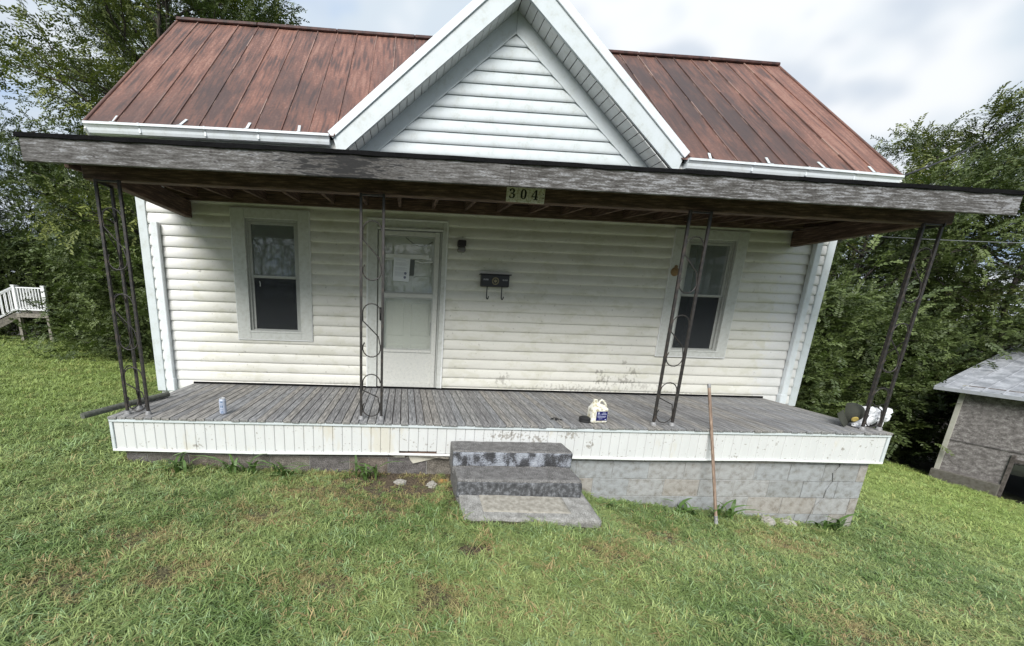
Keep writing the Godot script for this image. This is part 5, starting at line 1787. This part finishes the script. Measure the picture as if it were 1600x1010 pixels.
	put("rake_board", mb, tinted(M.trim, Color(0.7, 0.71, 0.74)), b)
	for k in 22:
		mb = MB.new()
		var p := A.lerp(B, (k + 0.5) / 22.0) + Vector3(0, 0.012, 0)
		mb.bar(p, p + up, 0.035, 0.022, 0.005)
		put("roof_rib", mb, M.barn_roof, rb)

	# white house across the road: what the right window mirrors
	var h := thing("white_house", "white house across the road, seen mirrored in the right window", "house", Vector3(13.0, -0.8, 15.0))
	mb = MB.new()
	mb.box(Vector3(0, 2.2, 3.0), Vector3(8.0, 4.4, 5.9))
	var hw := put("wall", mb, M.trim_clean, h)
	for k in 22:
		mb = MB.new()
		mb.bar(Vector3(-4.0, 0.1 + 0.2 * k, 0.035), Vector3(4.0, 0.1 + 0.2 * k, 0.035), 0.195, 0.03, 0.0)
		put("siding_board", mb, M.trim_clean, hw)
	mb = MB.new()
	mb.xf = Transform3D(Basis.IDENTITY, Vector3.ZERO)
	for s in [-1.0, 1.0]:
		var P := Vector3(-4.4, 4.3, 3.0 + s * 3.5); var Q := Vector3(4.4, 4.3, 3.0 + s * 3.5); var R := Vector3(4.4, 6.6, 3.0); var S := Vector3(-4.4, 6.6, 3.0)
		if s > 0.0:
			mb.quad(P, Q, R, S)
		else:
			mb.quad(Q, P, S, R)
	put("roof", mb, M.roof_grey, h)
	for x in [-2.6, 1.35]:
		mb = MB.new()
		mb.box(Vector3(x, 3.3, 0.0), Vector3(0.95, 1.7, 0.08), 0.01)
		var fr := put("window", mb, M.vinyl, h)
		for y in [2.9, 3.68]:
			mb = MB.new()
			mb.box(Vector3(x, y, -0.045), Vector3(0.7, 0.66, 0.02))
			put("pane", mb, M.black, fr)

	# wires
	mb = MB.new()
	var pa := Vector3(4.86, 2.86, 0.1); var pb := Vector3(19.77, 8.32, -9.34)
	var pts := []
	for k in 25:
		var s := k / 24.0 * 2.2
		pts.append(pa.lerp(pb, s) + Vector3(0, -0.25 * sin(minf(s, 1.0) * PI), 0))
	mb.tube(pts, 0.016, 6)
	tag(put("power_line", mb, M.black_matt), "black power line rising from the right eave past the trees", "cable")
	mb = MB.new()
	pts = []
	for k in 15:
		var s := k / 14.0
		pts.append(Vector3(13.6, 3.75, -7.6).lerp(Vector3(17.5, 3.1, -3.0), s) + Vector3(0, -0.1 * sin(s * PI), 0))
	mb.tube(pts, 0.009, 5)
	tag(put("thin_cable", mb, plain(lin(0.16, 0.17, 0.18), 0.6)), "thin grey cable crossing the dark trees above the barn", "cable")

# ------------------------------------------------------------------ woods
var spray_a: ArrayMesh
var spray_b: ArrayMesh

func make_spray(n: int, len_: float, leaf: float, width: float, droop: float, sd: int) -> ArrayMesh:
	var r := RandomNumberGenerator.new()
	r.seed = sd
	var mb := MB.new()
	mb.colored = true
	for k in n:
		var t := (k + 0.5) / n
		var p := Vector3(0, -droop * t * t, len_ * t)
		var side := -1.0 if k % 2 == 0 else 1.0
		var d := Vector3(side * r.randf_range(0.5, 1.1), r.randf_range(-0.45, 0.35), r.randf_range(0.2, 1.0)).normalized()
		var across := d.cross(Vector3(r.randf_range(-0.5, 0.5), 1, r.randf_range(-0.5, 0.5))).normalized()
		var l := leaf * r.randf_range(0.7, 1.2)
		var a := p; var tip := p + d * l + Vector3(0, -0.15 * l, 0)
		var m := p + d * l * 0.45
		var b1 := m + across * width; var b2 := m - across * width
		var v := r.randf_range(0.75, 1.2)
		mb.tint = Color(v, v, v)
		mb.tri(a, b1, tip); mb.tri(a, tip, b2)
	return mb.mesh()

func limb(mb: MB, a: Vector3, b: Vector3, r0: float, r1: float, sag: float, r: RandomNumberGenerator) -> Array:
	var pts := []
	var rr := []
	for k in 5:
		var t := k / 4.0
		pts.append(a.lerp(b, t) + Vector3(r.randf_range(-1, 1), r.randf_range(-1, 1), r.randf_range(-1, 1)) * 0.05 * (b - a).length() * sin(t * PI) + Vector3(0, sag * sin(t * PI), 0))
		rr.append(lerpf(r0, r1, t))
	mb.tube(pts, rr, 6, false)
	return pts

func tree(called: String, label: String, x: float, z: float, H: float, R: float, low: float, count: int, c0: Color, c1: Color, sd: int, spread := 0.55, size := 1.0, feather := 0.5) -> void:
	var r := RandomNumberGenerator.new()
	r.seed = sd
	var base := Vector3(x, gy(x, z) - 0.15, z)
	var t := thing(called, label, "tree" if called.ends_with("tree") else "bush", base, "trees and bushes around the yard")
	var mb := MB.new()
	var lean := Vector3(r.randf_range(-0.6, 0.6), 0, r.randf_range(-0.6, 0.6))
	var top := Vector3(lean.x, H * 0.9, lean.z)
	var tr := H * 0.014 + 0.03
	var tp := limb(mb, Vector3.ZERO, top, tr, tr * 0.2, 0.0, r)
	var ends := []
	var nl := int(9 + H)
	for k in nl:
		var f := lerpf(low, 0.97, (k + r.randf()) / nl)
		var p: Vector3 = top * f
		var az := k * 2.4 + r.randf_range(-0.5, 0.5)
		var g := (f - low) / (1.0 - low)
		var len_ := R * (0.55 + 0.65 * sin(PI * clampf(g * 0.85 + 0.15, 0.0, 1.0))) * r.randf_range(0.75, 1.15)
		var dirv := Vector3(cos(az), lerpf(0.15, 1.1, g) * r.randf_range(0.7, 1.2), sin(az)).normalized()
		var e := p + dirv * len_
		var lp := limb(mb, p, e, tr * 0.42 * (1.05 - f * 0.6), tr * 0.08, 0.06 * len_, r)
		for q in 5:
			var s: Vector3 = lp[1].lerp(lp[4], (q + 0.6) / 5.0)
			var e2 := s + (dirv + Vector3(r.randf_range(-1, 1), r.randf_range(-0.5, 0.8), r.randf_range(-1, 1)) * 0.9).normalized() * len_ * r.randf_range(0.3, 0.5)
			limb(mb, s, e2, tr * 0.12, tr * 0.03, 0.0, r)
			ends.append([s, e2, r.randf(), len_])
	put("trunk", mb, M.bark, t)
	var mm := MultiMesh.new()
	mm.transform_format = MultiMesh.TRANSFORM_3D
	mm.use_colors = true
	mm.mesh = spray_a if feather > 0.4 else spray_b
	mm.instance_count = count
	for i in count:
		var e = ends[r.randi() % ends.size()]
		var u := sqrt(r.randf()) * 1.08
		var p: Vector3 = e[0].lerp(e[1], u)
		var wdt: float = spread * e[3] * 0.22
		p += Vector3(r.randfn(0, 1), r.randfn(0, 0.75), r.randfn(0, 1)) * wdt
		var out: Vector3 = ((e[1] - e[0]).normalized() + Vector3(r.randfn(0, 0.6), r.randfn(-0.1, 0.5), r.randfn(0, 0.6))).normalized()
		var yv := (Vector3.UP + Vector3(r.randfn(0, 0.35), 0, r.randfn(0, 0.35))).normalized()
		var xv := yv.cross(out).normalized()
		yv = out.cross(xv)
		var s := size * r.randf_range(0.75, 1.3)
		mm.set_instance_transform(i, Transform3D(Basis(xv * s, yv * s, out * s), p))
		var k := clampf(e[2] * 0.75 + r.randfn(0.12, 0.2), 0.0, 1.0)
		mm.set_instance_color(i, c0.lerp(c1, k))
	var mi := MultiMeshInstance3D.new()
	mi.name = "crown"
	mi.multimesh = mm
	mi.material_override = M.leaf
	mi.set_meta("kind", "stuff")
	t.add_child(mi, true)

func make_woods() -> void:
	spray_a = make_spray(18, 0.5, 0.098, 0.021, 0.16, 1)
	spray_b = make_spray(20, 0.42, 0.08, 0.023, 0.06, 2)
	var m0 := Color(0.045, 0.068, 0.022); var m1 := Color(0.125, 0.165, 0.046)
	var y1 := Color(0.22, 0.25, 0.06)
	# left of the house
	tree("feathery_tree", "tall airy light green tree directly above the left end of the rusty roof", -8.0, -8.6, 13.0, 3.0, 0.3, 3900, m0, y1, 301, 0.42, 1.0, 0.8)
	tree("feathery_tree", "tall loose green tree at the left edge of the photo behind the white railing", -11.8, -15.2, 15.0, 3.4, 0.3, 3600, m0, m1, 302, 0.42, 1.0, 0.8)
	tree("feathery_tree", "airy tree whose tips show above the left part of the ridge", -7.3, -11.5, 14.6, 3.0, 0.4, 3500, m0, m1, 303, 0.42, 1.0, 0.8)
	tree("leafy_tree", "broad dark tree standing behind the white railed landing", -16.0, -16.0, 9.0, 3.4, 0.12, 3600, m0, m1, 304, 0.7, 1.2, 0.2)
	tree("leafy_tree", "dark tree deep in the woods left of the roof", -10.5, -15.5, 9.5, 3.6, 0.12, 3600, m0, m1, 305, 0.7, 1.2, 0.2)
	tree("leafy_tree", "low dense dark tree just left of the porch corner post", -8.6, -10.5, 8.0, 3.0, 0.08, 4200, m0, m1, 306, 0.8, 1.0, 0.2)
	tree("leafy_tree", "dense dark tree at the far left behind the stairs", -20.5, -14.0, 9.5, 3.6, 0.1, 3400, m0, m1, 307, 0.8, 1.2, 0.2)
	tree("leafy_tree", "dense dark tree between landing and porch at left", -12.6, -15.0, 9.0, 3.0, 0.06, 4200, m0, m1, 308, 0.8, 1.1, 0.2)
	var bl := [[-6.9, -7.6, "dark bush nearest the left wall of the house"], [-8.9, -8.4, "dark bush second from the house wall on the left"], [-10.0, -10.6, "dark bush midway between the house and the white landing"], [-13.4, -14.2, "dark bush right beside the white landing"], [-15.8, -15.8, "dark bush behind the legs of the white landing"], [-19.0, -15.8, "dark bush behind the white stairs"], [-21.5, -15.5, "dark bush at the far left edge of the lawn"], [-7.6, -10.2, "dark bush set back behind the left house corner"], [-11.5, -13.0, "dark bush set back in the left woods"]]
	for k in bl.size():
		tree("bush", bl[k][2], bl[k][0], bl[k][1], 3.6 + (k % 3) * 0.5, 2.1, 0.02, 3200, m0, m1, 320 + k, 1.1, 1.1, 0.2)
	# right of the house
	tree("feathery_tree", "tall wind blown tree with light tips behind the right eave", 17.6, -11.5, 11.8, 3.3, 0.25, 5220, m0, y1, 341, 0.42, 1.05, 0.8)
	tree("feathery_tree", "tall yellow green tree crossed by the power line at the right edge", 21.5, -10.5, 14.0, 3.8, 0.2, 6090, m0, y1, 342, 0.42, 1.1, 0.8)
	tree("leafy_tree", "dark tree above the roof of the barn", 19.0, -7.5, 9.0, 3.2, 0.12, 4200, m0, m1, 343, 0.75, 1.1, 0.2)
	tree("leafy_tree", "broad dark tree seen between the right post and the barn", 15.0, -8.8, 9.5, 3.2, 0.1, 4000, m0, m1, 344, 0.75, 1.1, 0.2)
	tree("leafy_tree", "dark tree close behind the right corner of the house", 11.2, -9.5, 8.6, 2.7, 0.08, 3800, m0, m1, 345, 0.75, 1.0, 0.2)
	tree("leafy_tree", "dark tree deep in the woods right of the house", 14.5, -14.5, 12.0, 3.6, 0.1, 3600, m0, m1, 346, 0.7, 1.2, 0.2)
	tree("leafy_tree", "dark tree deep in the woods at the right edge", 21.0, -15.5, 15.0, 4.2, 0.1, 3800, m0, m1, 347, 0.7, 1.25, 0.2)
	tree("leafy_tree", "dark tree beyond the right edge of the barn roof", 23.5, -5.0, 11.0, 3.6, 0.1, 3600, m0, m1, 348, 0.7, 1.2, 0.2)
	var br := [[8.6, -6.4, "dark bush nearest the right wall of the house"], [10.2, -7.0, "dark bush behind the porch corner with the cap"], [11.9, -7.4, "dark bush left of the barn"], [13.6, -7.6, "dark bush just behind the barn's left corner"], [16.2, -8.2, "dark bush behind the barn roof"], [12.6, -10.6, "dark bush set back in the right woods"], [9.6, -9.0, "dark bush set back behind the right house corner"]]
	for k in br.size():
		tree("bush", br[k][2], br[k][0], br[k][1], 3.6 + (k % 3) * 0.6, 2.0, 0.02, 3200, m0, m1, 360 + k, 1.1, 1.1, 0.2)
	# across the road, mirrored in the left window
	for k in 4:
		tree("leafy_tree", ["tree across the road, mirrored at the left of the left window", "tree across the road, mirrored at the right of the left window", "tree across the road behind the photographer", "tree across the road beside the mirrored white house"][k], [-19.0, -13.5, -6.0, 3.5][k], [30.0, 31.0, 32.0, 33.0][k], 9.0, 3.8, 0.1, 1600, m0, m1, 380 + k, 0.8, 1.6, 0.2)

# ------------------------------------------------------------------ grass and weeds
func tuft_mesh(n: int, hmin: float, hmax: float, wd: float, flop: float, rad: float, sd: int) -> ArrayMesh:
	var r := RandomNumberGenerator.new()
	r.seed = sd
	var mb := MB.new()
	mb.colored = true
	for k in n:
		var az := r.randf() * TAU
		var pa := r.randf() * TAU
		var p := Vector3(cos(pa), 0, sin(pa)) * rad * sqrt(r.randf())
		var d := Vector3(cos(az), 0, sin(az))
		var s := Vector3(-d.z, 0, d.x) * wd * r.randf_range(0.7, 1.25)
		var h := r.randf_range(hmin, hmax)
		var f := clampf(flop * r.randf_range(0.45, 1.4), 0.0, 1.5)
		var sway := Vector3(-d.z, 0, d.x) * r.randf_range(-0.25, 0.25) * h
		var m := p + Vector3.UP * h * (0.5 - 0.12 * f) + d * h * f * 0.2
		var q := p + Vector3.UP * h * (0.82 - 0.36 * f) + d * h * f * 0.5 + sway * 0.5
		var e := p + Vector3.UP * h * (1.0 - 0.62 * f) + d * h * f * 0.88 + sway
		var v := r.randf_range(0.6, 1.3)
		mb.tint = Color(v, v, v)
		mb.tri(p - s, p + s, m + s); mb.tri(p - s, m + s, m - s)
		mb.tri(m - s, m + s, q + s * 0.75); mb.tri(m - s, q + s * 0.75, q - s * 0.75)
		mb.tri(q - s * 0.75, q + s * 0.75, e)
	return mb.mesh()

func blocked(x: float, z: float) -> bool:
	if x > -3.96 and x < 4.0 and z < 1.62 and z > -4.1:
		return true
	if x > -4.5 and x < 4.6 and z < 0.03 and z > -4.1:
		return true
	if x > -0.72 and x < 0.47 and z < 2.26 and z > 1.5:
		return true
	if x > -0.65 and x < 0.5 and z < 2.66 and z > 2.1:
		return true
	var l := Vector3(x - 13.04, 0, z + 3.92)
	var a := l.dot(Vector3(0.353, 0, 0.9355)); var b := l.dot(Vector3(0.9355, 0, -0.353))
	return a > -0.1 and a < 6.2 and b > -0.12 and b < 5.2

func make_grass() -> void:
	var kinds := [tuft_mesh(13, 0.04, 0.085, 0.0021, 1.0, 0.035, 1), tuft_mesh(12, 0.05, 0.115, 0.0024, 1.2, 0.045, 2), tuft_mesh(10, 0.03, 0.055, 0.0045, 1.0, 0.04, 3), tuft_mesh(8, 0.07, 0.15, 0.0027, 1.15, 0.04, 4)]
	var tr := [[], [], [], []]
	var co := [[], [], [], []]
	var cn := noise(151, 0.55, 3)
	var cf := noise(152, 2.4, 2)
	var clump := noise(154, 4.5, 2)
	var r := RandomNumberGenerator.new()
	r.seed = 77
	# (x0, x1, z0, z1, tufts per square metre, size)
	for zone in [[-5.5, 5.5, 1.5, 4.4, 3300, 0.78], [-11.0, -4.0, -1.0, 4.0, 1150, 1.08], [-13.0, -4.4, -6.5, -1.0, 680, 1.2], [-20.0, -8.0, -13.0, -4.0, 260, 1.5], [4.0, 9.0, -1.5, 4.4, 1400, 1.08], [4.6, 13.5, -6.0, 0.5, 760, 1.2], [9.0, 15.0, -2.0, 4.0, 400, 1.4], [-6.0, 8.0, 4.4, 9.0, 60, 2.6]]:
		var n := int((zone[1] - zone[0]) * (zone[3] - zone[2]) * zone[4])
		for i in n:
			var x := r.randf_range(zone[0], zone[1]); var z := r.randf_range(zone[2], zone[3])
			if blocked(x, z) or z < edge_z(x) - 0.3:
				continue
			if zone[4] != 3300 and x > -5.4 and x < 5.4 and z > 1.5 and z < 4.4:
				continue
			var near := absf(x) < 5.0 and z > 1.0
			var w := wear(x, z) if near else Vector2.ZERO
			if r.randf() < w.x * 0.93 or (near and r.randf() < w.y * 0.35):
				continue
			var patch := cn.get_noise_2d(x, z)
			var fine := cf.get_noise_2d(x, z)
			if zone[4] == 3300 and r.randf() < clampf(-0.1 - fine * 0.9, 0.0, 0.6):
				continue
			var k := 0
			var pickv := r.randf() + 0.35 * fine
			if pickv > 0.9:
				k = 3
			elif pickv > 0.6:
				k = 1
			elif pickv < 0.24:
				k = 2
			var s: float = zone[5] * r.randf_range(0.7, 1.25) * (1.0 - 0.35 * w.y) * (1.0 + 0.4 * clump.get_noise_2d(x, z))
			if near and z < 1.85:
				s *= 1.25
			tr[k].append(Transform3D(Basis(Vector3.UP, r.randf() * TAU).rotated(Vector3.RIGHT, r.randf_range(-0.2, 0.2)).scaled(Vector3(s, s * r.randf_range(0.75, 1.1), s)), Vector3(x, gy(x, z) - 0.006, z)))
			var g := clampf(0.5 + 0.75 * patch + 0.45 * clump.get_noise_2d(x + 30.0, z) + r.randfn(0.0, 0.22), 0.0, 1.0)
			var c := Color(0.13, 0.21, 0.056).lerp(Color(0.35, 0.42, 0.15), g)
			if r.randf() < 0.06 + 0.62 * w.y + 0.12 * clampf(patch, 0.0, 1.0):
				c = Color(0.38, 0.27, 0.13).lerp(Color(0.36, 0.35, 0.14), r.randf())
			elif r.randf() < 0.12:
				c = Color(0.27, 0.38, 0.17)
			var fresh := maxf(smoothstep(-3.4, -7.5, x), smoothstep(3.2, 8.5, x - 0.35 * (z - 1.5)))   # the side lawns are a fresher green
			c = c.lerp(Color(0.3, 0.39, 0.08), 0.5 * fresh)
			co[k].append(c)
	for k in 4:
		var mm := MultiMesh.new()
		mm.transform_format = MultiMesh.TRANSFORM_3D
		mm.use_colors = true
		mm.mesh = kinds[k]
		mm.instance_count = tr[k].size()
		for i in tr[k].size():
			mm.set_instance_transform(i, tr[k][i])
			mm.set_instance_color(i, co[k][i])
		var o := MultiMeshInstance3D.new()
		o.name = ["short_grass", "bent_grass", "broad_grass", "long_grass"][k]
		o.multimesh = mm
		o.material_override = M.blade
		o.set_meta("kind", "stuff")
		o.set_meta("label", ["short mown grass of the lawn", "bent over blades in the lawn", "broad bladed grass in the lawn", "longer tufts standing in the lawn"][k])
		add_child(o, true)
	# weeds along the block wall
	var weeds := [[-3.35, 1.78, 0.4, "leafy weed under the left end of the skirt"], [-2.75, 1.74, 0.48, "tall weed at the left wall, biggest of its row"], [-2.35, 1.76, 0.36, "drooping weed right of the tallest one at the left wall"], [-1.55, 1.74, 0.42, "weed at the wall left of the broken plaster"], [0.95, 1.78, 0.2, "low weed in the corner right of the steps"], [1.85, 1.72, 0.34, "weed at the right wall just left of the pole"], [2.3, 1.74, 0.4, "weed at the right wall just right of the pole"], [3.55, 1.72, 0.44, "arching weed below the crack at the right end of the wall"]]
	for i in weeds.size():
		var q: Array = weeds[i]
		var t := thing("weed", q[3], "weed", Vector3(q[0], gy(q[0], q[1]) - 0.01, q[1]), "weeds along the porch wall")
		for k in 16:
			var mb := MB.new()
			mb.colored = true
			var az := r.randf() * TAU
			var d := Vector3(cos(az), 0, sin(az) * 0.6 + 0.25)
			var side := Vector3(-d.z, 0, d.x).normalized() * r.randf_range(0.009, 0.022)
			var len_: float = q[2] * r.randf_range(0.5, 1.15)
			var p := Vector3(r.randf_range(-0.12, 0.12), 0, r.randf_range(-0.03, 0.05))
			var prev := p
			var v := r.randf_range(0.6, 1.25)
			mb.tint = Color(0.09 * v, 0.16 * v, 0.04 * v)
			for j in 5:
				var s0 := j / 5.0; var s1 := (j + 1) / 5.0
				var nx := p + Vector3.UP * len_ * (s1 * 1.1 - 0.6 * s1 * s1) + d * len_ * 0.75 * s1 * s1
				var w0 := side * sin(PI * clampf(s0 * 0.8 + 0.18, 0, 1)); var w1 := side * sin(PI * clampf(s1 * 0.8 + 0.18, 0, 1)) * (0.05 if j == 4 else 1.0)
				mb.quad(prev - w0, prev + w0, nx + w1, nx - w1)
				prev = nx
			put("leaf", mb, M.blade, t)
